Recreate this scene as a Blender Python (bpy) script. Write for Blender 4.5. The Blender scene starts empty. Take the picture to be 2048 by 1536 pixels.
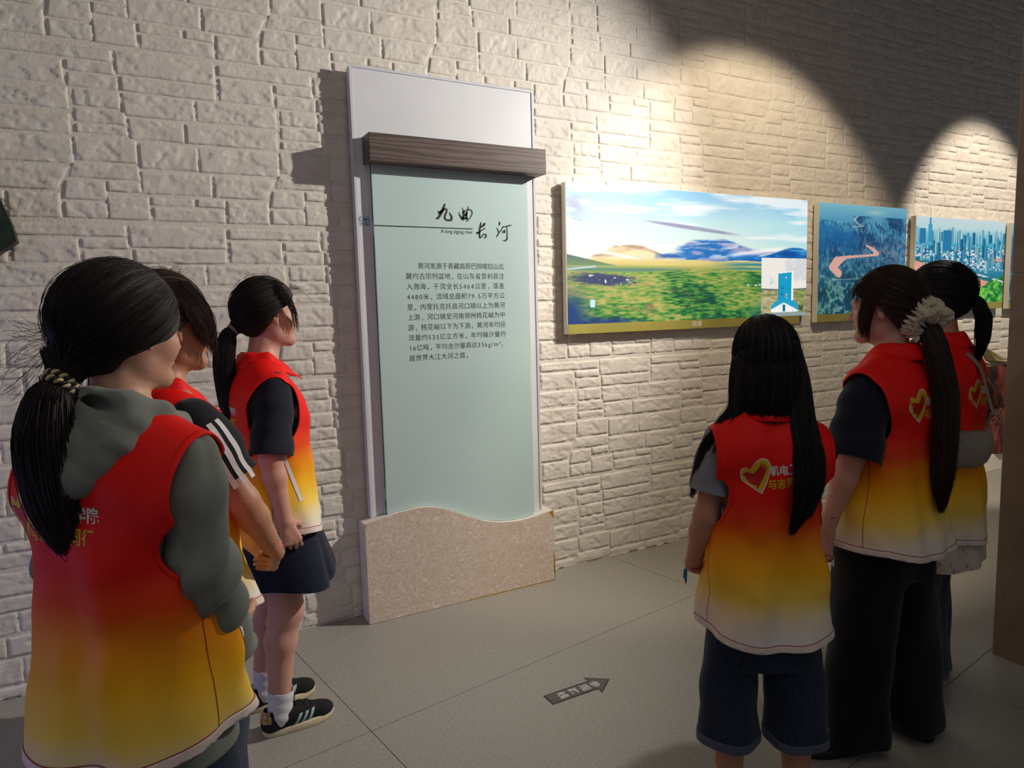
import bpy, bmesh, math, random
import numpy as np
from mathutils import Vector, Matrix

# ---------------------------------------------------------------- camera
SC = bpy.context.scene
COL = SC.collection
cam_data = bpy.data.cameras.new('camera')
cam_data.sensor_width = 36.0
cam_data.lens = 1385.05 * 36.0 / 2048.0
cam_data.clip_start = 0.05
cam = bpy.data.objects.new('camera', cam_data)
COL.objects.link(cam)
_r = Vector((0.8773739, -0.47910978, -0.02586234))
_u = Vector((0.07380118, 0.08149632, 0.99393749))
_f = Vector((0.47409749, 0.87396348, -0.10686161))
cam.matrix_world = Matrix(((_r.x, _u.x, -_f.x, 0.0), (_r.y, _u.y, -_f.y, -3.35714),
                           (_r.z, _u.z, -_f.z, 1.53), (0, 0, 0, 1)))
SC.camera = cam

# ---------------------------------------------------------------- exposure, world, lights
SC.view_settings.view_transform = 'Standard'
SC.view_settings.look = 'None'
SC.view_settings.exposure = 0.0
SC.view_settings.gamma = 1.0
SC.view_settings.use_curve_mapping = False
SC.render.film_transparent = False
SC.cycles.max_bounces = 8
SC.cycles.diffuse_bounces = 4
world = bpy.data.worlds.new('world')
SC.world = world
world.use_nodes = True
world.node_tree.nodes['Background'].inputs[0].default_value = (0.78, 0.80, 0.88, 1)
world.node_tree.nodes['Background'].inputs[1].default_value = 0.16


def spot(name, loc, target, power, color, angle, blend, size):
    d = bpy.data.lights.new(name, 'SPOT')
    d.energy = power
    d.color = color
    d.spot_size = math.radians(angle)
    d.spot_blend = blend
    d.shadow_soft_size = size
    o = bpy.data.objects.new(name, d)
    COL.objects.link(o)
    o.location = loc
    o.rotation_euler = (Vector(target) - Vector(loc)).to_track_quat('-Z', 'Y').to_euler()
    return o


def area(name, loc, target, power, color, sx, sy):
    d = bpy.data.lights.new(name, 'AREA')
    d.energy = power
    d.color = color
    d.shape = 'RECTANGLE'
    d.size = sx
    d.size_y = sy
    o = bpy.data.objects.new(name, d)
    COL.objects.link(o)
    o.location = loc
    o.rotation_euler = (Vector(target) - Vector(loc)).to_track_quat('-Z', 'Y').to_euler()
    return o


spot('track_spot', (3.95, -1.80, 3.15), (0.35, 0.0, 1.45), 565, (1.0, 0.95, 0.88), 84, 0.95, 0.03)
spot('track_spot', (3.45, -1.72, 3.5), (3.60, 0.0, 1.5), 165, (1.0, 0.83, 0.60), 80, 0.35, 0.04)
spot('track_spot', (6.07, -2.06, 4.29), (6.34, -.3, 1.77), 520, (1.0, 0.88, 0.72), 47, 0.35, 0.04)
area('screen_glow', (-2.6, -1.3, 0.7), (0.6, -0.4, 0.5), 9, (0.45, 0.42, 1.0), 0.8, 0.8)
area('ceiling_fill', (0.6, -3.2, 3.5), (0.9, -1.6, 0.0), 13, (1.0, 0.92, 0.82), 2.5, 2.5)

rng = np.random.default_rng(7)
random.seed(7)


# ---------------------------------------------------------------- noise
def _hash(ix, iy, seed):
    n = (ix.astype(np.int64) * 374761393 + iy.astype(np.int64) * 668265263 + seed * 974634777) & 0x7fffffff
    n = ((n ^ (n >> 13)) * 1274126177) & 0x7fffffff
    n = (n ^ (n >> 16)) & 0xffff
    return n / 65535.0


def vnoise(x, y, seed=0):
    x = np.asarray(x, float); y = np.asarray(y, float)
    ix = np.floor(x); iy = np.floor(y)
    fx = x - ix; fy = y - iy
    fx = fx * fx * (3 - 2 * fx); fy = fy * fy * (3 - 2 * fy)
    a = _hash(ix, iy, seed); b = _hash(ix + 1, iy, seed)
    c = _hash(ix, iy + 1, seed); d = _hash(ix + 1, iy + 1, seed)
    return (a * (1 - fx) + b * fx) * (1 - fy) + (c * (1 - fx) + d * fx) * fy


def fbm(x, y, seed=0, octv=4):
    s = 0.0; a = 0.5; t = 0.0
    for k in range(octv):
        s = s + a * vnoise(x * 2 ** k + 17.3 * k, y * 2 ** k + 5.1 * k, seed + k)
        t += a; a *= 0.5
    return s / t


def sst(a, b, x):
    t = np.clip((x - a) / (b - a), 0, 1)
    return t * t * (3 - 2 * t)


# ---------------------------------------------------------------- mesh helpers
def mesh_np(name, V, F, mats=None, smooth=True, matidx=None):
    """V (n,3) array; F (m,k) int array (k=3/4) or a list of index lists."""
    me = bpy.data.meshes.new(name)
    V = np.asarray(V, np.float32)
    if isinstance(F, np.ndarray):
        m, k = F.shape
        loops = F.reshape(-1).astype(np.int32)
        starts = np.arange(m, dtype=np.int32) * k
    else:
        m = len(F)
        lens = np.array([len(f) for f in F], np.int32)
        starts = np.zeros(m, np.int32)
        if m > 1:
            starts[1:] = np.cumsum(lens)[:-1]
        loops = np.array([i for f in F for i in f], np.int32)
    me.vertices.add(len(V)); me.vertices.foreach_set('co', V.reshape(-1))
    me.loops.add(len(loops)); me.loops.foreach_set('vertex_index', loops)
    me.polygons.add(m); me.polygons.foreach_set('loop_start', starts)
    me.update(calc_edges=True)
    me.polygons.foreach_set('use_smooth', np.full(m, bool(smooth)))
    if mats is not None:
        for mm in (mats if isinstance(mats, (list, tuple)) else [mats]):
            me.materials.append(mm)
    if matidx is not None:
        me.polygons.foreach_set('material_index', np.asarray(matidx, np.int32))
    me.validate()
    me.update()
    return me


def link(name, me, parent=None):
    o = bpy.data.objects.new(name, me)
    COL.objects.link(o)
    if parent is not None:
        o.parent = parent
    return o


def empty(name, loc=(0, 0, 0), rz=0.0):
    o = bpy.data.objects.new(name, None)
    COL.objects.link(o)
    o.location = loc
    o.rotation_euler = (0, 0, rz)
    o.empty_display_size = 0.1
    return o


def tag(o, label, cat, group=None):
    o['label'] = label
    o['category'] = cat
    if group:
        o['group'] = group
    return o


class MB:
    """collects simple pieces into one mesh"""
    def __init__(self):
        self.V = []; self.F = []

    def add(self, V, F):
        n = len(self.V)
        self.V += [tuple(v) for v in V]
        self.F += [[i + n for i in f] for f in F]

    def box(self, a, b):
        x0, y0, z0 = a; x1, y1, z1 = b
        self.add([(x0, y0, z0), (x1, y0, z0), (x1, y1, z0), (x0, y1, z0), (x0, y0, z1), (x1, y0, z1), (x1, y1, z1), (x0, y1, z1)],
                 [(0, 3, 2, 1), (4, 5, 6, 7), (0, 1, 5, 4), (1, 2, 6, 5), (2, 3, 7, 6), (3, 0, 4, 7)])

    def prism_xz(self, poly, y0, y1):
        """poly in (x,z), counter-clockwise seen from -y; extruded from y0 (front) to y1 (back)"""
        n = len(poly)
        V = [(x, y0, z) for x, z in poly] + [(x, y1, z) for x, z in poly]
        F = [list(range(n)), list(range(2 * n - 1, n - 1, -1))]
        for i in range(n):
            j = (i + 1) % n
            F.append([i, i + n, j + n, j])
        self.add(V, F)

    def obj(self, name, mat, parent=None, smooth=False, bevel=0.0):
        o = link(name, mesh_np(name, np.array(self.V), self.F, mat, smooth), parent)
        if bevel:
            m = o.modifiers.new('bevel', 'BEVEL'); m.width = bevel; m.segments = 2; m.limit_method = 'ANGLE'
        return o


# ---------------------------------------------------------------- materials
def mat(name, col=(0.5, 0.5, 0.5), rough=0.6, spec=0.5, metal=0.0, emit=None, estr=1.0):
    m = bpy.data.materials.new(name)
    m.use_nodes = True
    b = m.node_tree.nodes['Principled BSDF']
    b.inputs['Base Color'].default_value = (*col, 1)
    b.inputs['Roughness'].default_value = rough
    b.inputs['Specular IOR Level'].default_value = spec
    b.inputs['Metallic'].default_value = metal
    if emit:
        b.inputs['Emission Color'].default_value = (*emit, 1)
        b.inputs['Emission Strength'].default_value = estr
    return m


def nd(m, typ, **kw):
    n = m.node_tree.nodes.new(typ)
    for k, v in kw.items():
        if k in n.inputs:
            n.inputs[k].default_value = v
        else:
            setattr(n, k, v)
    return n


def lk(m, a, ao, b, bi):
    m.node_tree.links.new(a.outputs[ao], b.inputs[bi])


def bsdf(m):
    return m.node_tree.nodes['Principled BSDF']


def ramp(m, stops, interp='LINEAR'):
    r = m.node_tree.nodes.new('ShaderNodeValToRGB')
    cr = r.color_ramp
    cr.interpolation = interp
    while len(cr.elements) < len(stops):
        cr.elements.new(0.5)
    for e, (p, c) in zip(cr.elements, stops):
        e.position = p
        e.color = (*c, 1)
    return r


def noise_mat(name, c0, c1, scale=20.0, rough=0.7, bump=0.0, bscale=None, spec=0.4, detail=5.0, stretch=None, lo=0.35, hi=0.65, bdist=0.01):
    """two-tone noise colour with an optional bump, object coordinates"""
    m = mat(name, c0, rough, spec)
    tc = nd(m, 'ShaderNodeTexCoord')
    mp = nd(m, 'ShaderNodeMapping')
    if stretch:
        mp.inputs['Scale'].default_value = stretch
    lk(m, tc, 'Object', mp, 'Vector')
    n = nd(m, 'ShaderNodeTexNoise', Scale=scale, Detail=detail)
    lk(m, mp, 'Vector', n, 'Vector')
    r = ramp(m, [(lo, c0), (hi, c1)])
    lk(m, n, 'Fac', r, 'Fac')
    lk(m, r, 'Color', bsdf(m), 'Base Color')
    if bump:
        n2 = nd(m, 'ShaderNodeTexNoise', Scale=bscale or scale * 4, Detail=6.0)
        lk(m, mp, 'Vector', n2, 'Vector')
        bp = nd(m, 'ShaderNodeBump', Strength=bump, Distance=bdist)
        lk(m, n2, 'Fac', bp, 'Height')
        lk(m, bp, 'Normal', bsdf(m), 'Normal')
    return m


def s2l(c):
    c = np.asarray(c, float)
    return np.where(c <= 0.04045, c / 12.92, ((c + 0.055) / 1.055) ** 2.4)


def H(hexs):
    return tuple(float(v) for v in s2l([int(hexs[i:i + 2], 16) / 255 for i in (0, 2, 4)]))


M = {}
M['brick'] = noise_mat('painted_stone', H('d8d1c7'), H('cdc5ba'), 9, 0.7, 0.45, 50, 0.3, bdist=0.005)
M['mortar'] = noise_mat('painted_joint', H('d8d1c6'), H('cdc6ba'), 30, 0.8, 0.3, 90, 0.3)
M['floor'] = noise_mat('ground_concrete', H('a09c93'), H('8e8a82'), 90, 0.45, 0.12, 160, 0.5, lo=0.3, hi=0.7)
M['joint'] = noise_mat('floor_joint', H('4a4742'), H('3c3a36'), 30, 0.8)
M['white_panel'] = noise_mat('white_laminate', H('d4d4d6'), H('cfcfd2'), 3, 0.45)
M['side'] = noise_mat('panel_edge', H('c9cacf'), H('c0c1c8'), 3, 0.5)
M['black'] = noise_mat('black_print', H('0e1413'), H('101716'), 5, 0.5)
M['gold'] = noise_mat('olive_gold_strip', H('a39a4e'), H('968d44'), 4, 0.4)
M['frame_white'] = noise_mat('lightbox_edge', H('e6e0cf'), H('ddd6c4'), 3, 0.5)

# glass sheet: back painted pale green, glossy
m = mat('green_glass', H('b9cecb'), 0.12, 0.5)
tc = nd(m, 'ShaderNodeTexCoord'); n = nd(m, 'ShaderNodeTexNoise', Scale=1.4, Detail=1.0)
lk(m, tc, 'Object', n, 'Vector'); r = ramp(m, [(0.3, H('b2c9c6')), (0.7, H('bcd2d0'))])
lk(m, n, 'Fac', r, 'Fac'); lk(m, r, 'Color', bsdf(m), 'Base Color')
bsdf(m).inputs['Roughness'].default_value = 0.28
M['glass'] = m
M['glass_edge'] = noise_mat('glass_edge', H('8fb7a4'), H('b9d9ca'), 6, 0.2)

# dark wood grain
m = mat('dark_walnut', H('4b3d38'), 0.45, 0.4)
tc = nd(m, 'ShaderNodeTexCoord'); mp = nd(m, 'ShaderNodeMapping'); mp.inputs['Scale'].default_value = (0.9, 3.0, 9.0)
lk(m, tc, 'Object', mp, 'Vector')
w = nd(m, 'ShaderNodeTexWave', Scale=1.5, Distortion=9.0, Detail=3.0); w.bands_direction = 'Z'; w.inputs['Detail Scale'].default_value = 1.2
n = nd(m, 'ShaderNodeTexNoise', Scale=9.0, Detail=8.0)
mp2 = nd(m, 'ShaderNodeMapping'); mp2.inputs['Scale'].default_value = (1.0, 10.0, 22.0)
lk(m, tc, 'Object', mp2, 'Vector'); lk(m, mp2, 'Vector', n, 'Vector')
lk(m, mp, 'Vector', w, 'Vector')
mx = nd(m, 'ShaderNodeMix'); mx.data_type = 'FLOAT'; mx.inputs[0].default_value = 0.55
lk(m, w, 'Fac', mx, 2); lk(m, n, 'Fac', mx, 3)
r = ramp(m, [(0.2, H('41342f')), (0.5, H('574741')), (0.8, H('6b5a53'))])
lk(m, mx, 0, r, 'Fac'); lk(m, r, 'Color', bsdf(m), 'Base Color')
M['wood'] = m

# marble veneer of the plinth: cream with fine tan veining
m = mat('cream_marble', H('cfc0af'), 0.5, 0.4)
tc = nd(m, 'ShaderNodeTexCoord')
n = nd(m, 'ShaderNodeTexNoise', Scale=30.0, Detail=10.0, Roughness=0.70, Distortion=1.1)
lk(m, tc, 'Object', n, 'Vector')
r = ramp(m, [(0.36, H('dcd3c6')), (0.455, H('d2c5b5')), (0.49, H('bb9c82')), (0.525, H('d3c6b7')), (0.62, H('cfc2b3')), (0.7, H('dad3ca'))])
lk(m, n, 'Fac', r, 'Fac'); lk(m, r, 'Color', bsdf(m), 'Base Color')
M['marble'] = m
M['marble_edge'] = noise_mat('plinth_white_edge', H('ddd8d0'), H('cfc9c4'), 14, 0.6)
M['glue'] = noise_mat('exposed_yellow_board', H('b98d35'), H('9a6f22'), 20, 0.7)

# brown stone column
m = mat('brown_stone', H('a48a75'), 0.4, 0.5)
tc = nd(m, 'ShaderNodeTexCoord')
n = nd(m, 'ShaderNodeTexNoise', Scale=2.2, Detail=8.0, Roughness=0.6, Distortion=0.8)
lk(m, tc, 'Object', n, 'Vector')
r = ramp(m, [(0.3, H('7d6452')), (0.5, H('87705c')), (0.56, H('92796a')), (0.7, H('806754'))])
lk(m, n, 'Fac', r, 'Fac'); lk(m, r, 'Color', bsdf(m), 'Base Color')
M['pillar'] = m

# ---------------------------------------------------------------- the wall of moulded stones
T = [(.006, .013, .183, .112), (.193, .015, .345, .080), (.345, .015, .500, .108),
     (.348, .127, .472, .168), (.511, .013, .796, .068), (.508, .078, .672, .112), (.683, .078, .798, .112),
     (.476, .125, .750, .217), (.706, .228, 1.040, .332), (.476, .228, .700, .332),
     (.246, .245, .470, .340), (.661, .345, 1.040, .425), (.446, .345, .654, .427), (.256, .355, .440, .388),
     (.256, .398, .437, .450), (.256, .460, .420, .525), (.240, .533, .418, .587), (.240, .593, .408, .632),
     (.706, .440, 1.040, .525), (.429, .438, .700, .527), (.429, .535, .790, .592), (.415, .600, .793, .693),
     (.005, .537, .230, .632), (.005, .643, .405, .690)]
# bricks with one slanted end: (u0 bottom, u0 top, u1 bottom, u1 top, v0, v1)
TS = [(.757, .757, .970, 1.022, .122, .216), (.190, .204, .345, .345, .090, .165), (.212, .238, .472, .472, .176, .236)]
ROUGHK = {0: 1.2, 22: 2.2, 21: 1.2, 8: 1.7, 10: 1.4, 18: 1.3, 19: 1.6, 11: 1.2}


def brick_mesh(k, q, cell):
    ub, ut, vb, vt, v0, v1 = q
    ub -= .0015; ut -= .0015; vb += .0015; vt += .0015; v0 -= .0015; v1 += .0015
    nu = max(4, int((max(vb, vt) - min(ub, ut)) / cell)); nv = max(3, int((v1 - v0) / cell))
    e = 0.0045
    W = (vb - ub)
    s = np.concatenate([[0, e * 0.5 / W, e / W], np.linspace(e / W, 1 - e / W, nu + 1)[1:-1], [1 - e / W, 1 - e * 0.5 / W, 1]])
    t = np.concatenate([[0, e * 0.5 / (v1 - v0), e / (v1 - v0)], np.linspace(e / (v1 - v0), 1 - e / (v1 - v0), nv + 1)[1:-1], [1 - e / (v1 - v0), 1 - e * 0.5 / (v1 - v0), 1]])
    S, Tt = np.meshgrid(s, t)
    Z = v0 + (v1 - v0) * Tt
    L = ub + (ut - ub) * Tt; R = vb + (vt - vb) * Tt
    X = L + (R - L) * S
    amp = ROUGHK.get(k, 1.0)
    wx = X * 13 + k * 3.1; wz = Z * 24 + k * 7.7
    q1 = fbm(wx, wz, 11 + k, 3); q2 = fbm(wx + 5.2, wz + 1.3, 17 + k, 3)
    n1 = fbm(wx + 2.2 * q1, wz + 2.2 * q2, 23 + k, 4)
    n2 = fbm(X * 34 + k + 2 * q2, Z * 62 + 2 * q1, 31 + k, 3)
    n3 = fbm(X * 5 + k * 1.3, Z * 9, 51 + k, 2)
    edge = np.minimum.reduce([S * W, (1 - S) * W, Tt * (v1 - v0), (1 - Tt) * (v1 - v0)])
    low = 1 - sst(0.0, 0.030, Tt * (v1 - v0))
    chip = sst(0.50, 0.545, n1 + 0.045 * low) * (0.25 + 0.9 * sst(0.35, 0.6, n2))
    h = 0.0068 + 0.0016 * (n3 - 0.5) - 0.0050 * amp * chip + 0.0022 * amp * (n1 - 0.5) + 0.0030 * amp * (n2 - 0.5) * sst(.42, .55, n1 + .03 * amp)
    prof = sst(0, e * 1.2, edge)
    h = np.maximum(h, 0.0018) * prof - 0.001 * (1 - prof)
    # slight wobble of the outline
    X = X + 0.0025 * (fbm(Z * 22, Z * 0 + k, 71 + k, 2) - 0.5) * 2 * (np.abs(S - 0.5) * 2) ** 4
    Zw = Z + 0.0025 * (fbm(X * 16, X * 0 + k, 91 + k, 2) - 0.5) * 2 * (np.abs(Tt - 0.5) * 2) ** 4
    ny, nx = S.shape
    V = np.stack([X, -h, Zw], -1).reshape(-1, 3)
    idx = np.arange(ny * nx).reshape(ny, nx)
    F = np.stack([idx[:-1, :-1], idx[:-1, 1:], idx[1:, 1:], idx[1:, :-1]], -1).reshape(-1, 4)
    return V, F


quads = [(a, a, c, c, b, d) for a, b, c, d in T] + TS
wall = link('wall_back', mesh_np('wall_back', [(-2.6, 0, 0), (9.2, 0, 0), (9.2, 0, 4.6), (-2.6, 0, 4.6), (-2.6, .15, 0), (9.2, .15, 0), (9.2, .15, 4.6), (-2.6, .15, 4.6)],
            [(0, 1, 2, 3), (7, 6, 5, 4), (0, 4, 5, 1), (3, 2, 6, 7), (0, 3, 7, 4), (1, 5, 6, 2)], M['mortar'], False))
wall['kind'] = 'structure'
fine = []; coarse = []
for k, qd in enumerate(quads):
    V, F = brick_mesh(k, qd, 0.0085)
    fine.append((V, F))
    coarse.append(brick_mesh(k, qd, 0.014))
camp = np.array([0, -3.35714, 1.53]); cR = np.array(_r); cU = np.array(_u); cF = np.array(_f)


def proj(p):
    d = np.asarray(p, float) - camp
    z = d @ cF
    return 1024 + 1385 * (d @ cR) / z, 768 - 1385 * (d @ cU) / z, z


cands = []
for i in range(-6, 9):
    for j in range(-1, 6):
        for k, qd in enumerate(quads):
            ox = 2.0 + 0.8 * i; oz = 0.53 + 0.70 * j
            c = np.array([ox + (qd[0] + qd[2]) / 2, 0, oz + (qd[4] + qd[5]) / 2])
            if c[0] < -2.45 or c[0] > 9.0 or oz + qd[5] > 4.55 or oz + qd[5] < 0.02:
                continue
            px, py, z = proj(c)
            a = (qd[2] - qd[0]) * (qd[5] - qd[4]) * max(0.05, 3.357 / z) / z ** 2
            cut = oz + qd[4] < 0
            vis = z > 0 and -60 < px < 2080 and -60 < py < 1600 and not (700 < px < 1060 and 200 < py < 1150)
            cands.append(((a if vis and not cut else 0), k, ox, oz, cut))
cands.sort(key=lambda t: -t[0])
fine_me = {}
restV = []; restF = []; base = 0
for r_, (a, k, ox, oz, cut) in enumerate(cands):
    if r_ < 300:
        if k not in fine_me:
            fine_me[k] = mesh_np('brick', fine[k][0] - np.array([quads[k][0], 0, quads[k][4]]), fine[k][1], M['brick'], True)
        o = link('brick', fine_me[k], wall)
        o.location = (ox + quads[k][0], 0, oz + quads[k][4])
    else:
        V, F = (fine if a > cands[700][0] else coarse)[k]
        V = V + np.array([ox, 0, oz])
        if cut:
            V = V.copy(); V[:, 2] = np.maximum(V[:, 2], 0.001)
        restV.append(V); restF.append(F + base); base += len(V)
o = link('brick_field', mesh_np('brick_field', np.concatenate(restV), np.concatenate(restF), M['brick'], True), wall)
o['kind'] = 'stuff'

# ---------------------------------------------------------------- floor of ground concrete slabs
floor = link('floor', mesh_np('floor', [(-3.5, -6.5, -0.05), (9.2, -6.5, -0.05), (9.2, 0.0, -0.05), (-3.5, 0.0, -0.05), (-3.5, -6.5, -0.006), (9.2, -6.5, -0.006), (9.2, 0.0, -0.006), (-3.5, 0.0, -0.006)],
             [(0, 3, 2, 1), (4, 5, 6, 7), (0, 1, 5, 4), (1, 2, 6, 5), (2, 3, 7, 6), (3, 0, 4, 7)], M['joint'], False))
floor['kind'] = 'structure'


def clip_poly(P, n, d):
    out = []
    for i in range(len(P)):
        a = np.array(P[i]); b = np.array(P[(i + 1) % len(P)])
        fa = a @ n - d; fb = b @ n - d
        if fa <= 0:
            out.append(tuple(a))
        if (fa < 0 < fb) or (fb < 0 < fa):
            out.append(tuple(a + (b - a) * fa / (fa - fb)))
    return out


ang = math.radians(-8.8)
ex = np.array([math.cos(ang), math.sin(ang)]); ey = np.array([-math.sin(ang), math.cos(ang)])
# ey points to +y, leaning; the long joints run along it
ey = np.array([-0.153, 0.988]); ex = np.array([0.988, 0.153])
org = np.array([0.66, -0.985])
for i in range(-3, 6):
    for j in range(-5, 3):
        u0 = i * 1.95 + 0.0015; u1 = (i + 1) * 1.95 - 0.0015; w0 = j * 1.20 + 0.0015; w1 = (j + 1) * 1.20 - 0.0015
        P = [tuple(org + ex * u + ey * w) for u, w in ((u0, w0), (u1, w0), (u1, w1), (u0, w1))]
        for n, d in (((0, 1), 0.0), ((0, -1), 6.5), ((1, 0), 9.2), ((-1, 0), 3.5)):
            if len(P) >= 3:
                P = clip_poly(P, np.array(n, float), d)
        if len(P) < 3:
            continue
        n = len(P)
        V = [(x, y, 0) for x, y in P] + [(x, y, -0.006) for x, y in P]
        F = [list(range(n))] + [[a, a + n, (a + 1) % n + n, (a + 1) % n] for a in range(n)]
        link('floor_slab', mesh_np('floor_slab', V, F, M['floor'], False), floor)

# ceiling above the track lights, out of the frame
ceil = link('ceiling', mesh_np('ceiling', [(-3.5, -6.5, 4.6), (9.2, -6.5, 4.6), (9.2, 0.15, 4.6), (-3.5, 0.15, 4.6)], [(3, 2, 1, 0)], noise_mat('dark_ceiling', H('2a2826'), H('242220'), 3, 0.9), False))
ceil['kind'] = 'structure'


# ---------------------------------------------------------------- text
def text_mesh(s, size, extrude=0.0006, offset=0.0, align='LEFT', space=1.0, line=1.0):
    cu = bpy.data.curves.new('txt', 'FONT')
    cu.body = s; cu.size = size; cu.extrude = extrude; cu.offset = offset
    cu.align_x = align; cu.space_character = space; cu.space_line = line
    cu.resolution_u = 3
    o = bpy.data.objects.new('txt', cu)
    COL.objects.link(o)
    dg = bpy.context.evaluated_depsgraph_get(); dg.update()
    me = bpy.data.meshes.new_from_object(o.evaluated_get(dg))
    bpy.data.objects.remove(o)
    return me


def text_np(s, size, **kw):
    me = text_mesh(s, size, **kw)
    V = np.zeros(len(me.vertices) * 3, np.float32); me.vertices.foreach_get('co', V)
    F = [list(p.vertices) for p in me.polygons]
    return V.reshape(-1, 3), F


def text_on_wall(chars, mat_, parent, name, y):
    """chars: (string, x, z, width, height): each glyph string squeezed into its box, facing -y"""
    Vs = []; Fs = []; n = 0
    cache = {}
    for s, x, z, w, h, off in chars:
        if (s, off) not in cache:
            cache[(s, off)] = text_np(s, 1.0, extrude=0.0, offset=off)
        V, F = cache[(s, off)]
        if len(V) == 0:
            continue
        lo = np.array([0, -0.12]) if w is None else V[:, :2].min(0); hi = V[:, :2].max(0)
        if w is None:
            P = V[:, :2] * h
        else:
            P = (V[:, :2] - lo) / (hi - lo) * np.array([w, h])
        Vs.append(np.stack([x + P[:, 0], np.full(len(P), y), z + P[:, 1]], -1))
        Fs += [[i + n for i in f] for f in F]
        n += len(V)
    return link(name, mesh_np(name, np.concatenate(Vs), Fs, mat_, False), parent)


# ---------------------------------------------------------------- the tall introduction panel
panel = empty('introduction_panel', (1.46, -0.03, 0))
tag(panel, 'tall pale grey introduction panel with green glass sheet of black text against the stone wall', 'panel')
def under(parent, o):
    o.parent = parent
    o.matrix_parent_inverse = Matrix.Translation(-Vector(parent.location))
    return o
_kx = np.array([.918, .96, 1.074, 1.199, 1.260, 1.321, 1.39, 1.453, 1.543, 1.65, 1.74, 1.818, 1.90, 1.995]); _kz = np.array([.508, .517, .538, .549, .543, .526, .496, .463, .423, .393, .382, .383, .392, .407])
_xs = np.linspace(.918, 1.995, 49); _zs = np.interp(_xs, _kx, _kz)
for _ in range(2):
    _zs[1:-1] = (_zs[:-2] + 2 * _zs[1:-1] + _zs[2:]) / 4
def on_wave(x0, x1, ztop):
    xx = np.linspace(x0, x1, 30)
    return [(x, float(np.interp(x, _xs, _zs)) + .0005) for x in xx] + [(x1, ztop), (x0, ztop)]
b = MB(); b.prism_xz(on_wave(.965, 1.955, 2.672), -.070, -.028); under(panel, b.obj('back_panel', M['white_panel']))
b = MB(); b.box((.965, -.074, .53), (.977, -.0705, 2.680)); b.box((1.943, -.074, .41), (1.955, -.0705, 2.680)); b.box((.977, -.074, 2.668), (1.943, -.0705, 2.680))
under(panel, b.obj('edge_trim', M['side']))
b = MB(); b.prism_xz(on_wave(1.0440, 1.883, 2.243), -.098, -.090); g = under(panel, b.obj('glass_sheet', M['glass']))
b = MB(); b.box((1.0415, -.0975, .537), (1.0438, -.0905, 2.243)); b.box((1.8832, -.0975, .395), (1.8855, -.0905, 2.243))
under(panel, b.obj('glass_edge', M['glass_edge']))
b = MB(); b.box((1.030, -.0898, .535), (1.038, -.0705, 2.24)); b.box((1.888, -.0898, .397), (1.896, -.0705, 2.24)); b.box((1.038, -.0898, .6), (1.888, -.0705, .66)); b.box((1.038, -.0898, 1.9), (1.888, -.0705, 1.96))
under(panel, b.obj('standoff_rail', M['side']))
b = MB(); b.box((1.012, -.180, 2.230), (1.960, -.0705, 2.356)); under(panel, b.obj('wood_beam', M['wood'], bevel=0.0015))

# calligraphy title: brush strokes as variable-width ribbons, coordinates read in a 2048x1186 crop
def brush(strokes, name, mat_, parent, fx, y):
    Vs = []; Fs = []
    for pts in strokes:
        P = np.array([p[:2] for p in pts], float); Wd = np.array([p[2] for p in pts], float)
        # Catmull-Rom resample
        PP = np.vstack([2 * P[0] - P[1], P, 2 * P[-1] - P[-2]]); WW = np.concatenate([[Wd[0]], Wd, [Wd[-1]]])
        Q = []; R = []
        for i in range(1, len(PP) - 2):
            for t in np.linspace(0, 1, 7)[:-1]:
                a, b_, c, d = PP[i - 1:i + 3]
                Q.append(0.5 * ((2 * b_) + (-a + c) * t + (2 * a - 5 * b_ + 4 * c - d) * t * t + (-a + 3 * b_ - 3 * c + d) * t ** 3))
                R.append(WW[i] * (1 - t) + WW[i + 1] * t)
        Q.append(PP[-2]); R.append(WW[-2])
        Q = np.array(Q); R = np.array(R)
        D = np.gradient(Q, axis=0); D /= np.linalg.norm(D, axis=1)[:, None] + 1e-9
        N = np.stack([-D[:, 1], D[:, 0]], -1)
        n0 = len(Vs)
        for q_, nn, r__ in zip(Q, N, R):
            for sgn in (1, -1):
                X, Z = fx(*(q_ + sgn * nn * r__ / 2))
                Vs.append((X, y, Z))
        m_ = len(Q)
        for i in range(m_ - 1):
            a = n0 + 2 * i
            Fs.append([a, a + 1, a + 3, a + 2])
        # round end caps
        for q_, r__ in ((Q[0], R[0]), (Q[-1], R[-1])):
            n1 = len(Vs)
            for t in range(8):
                X, Z = fx(q_[0] + r__ / 2 * math.cos(t * math.pi / 4), q_[1] + r__ / 2 * math.sin(t * math.pi / 4))
                Vs.append((X, y, Z))
            Fs.append(list(range(n1, n1 + 8)))
    return link(name, mesh_np(name, np.array(Vs), Fs, mat_, False), parent)


def fx(u, v):
    px = 850 + u / 10.779; py = 390 + v / 10.779
    d = cF + cR * (px - 1024) / 1385.05 - cU * (py - 768) / 1385.05
    t = (-0.0986 + 3.35714) / d[1]
    p = camp + d * t
    return float(p[0]), float(p[2])


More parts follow.
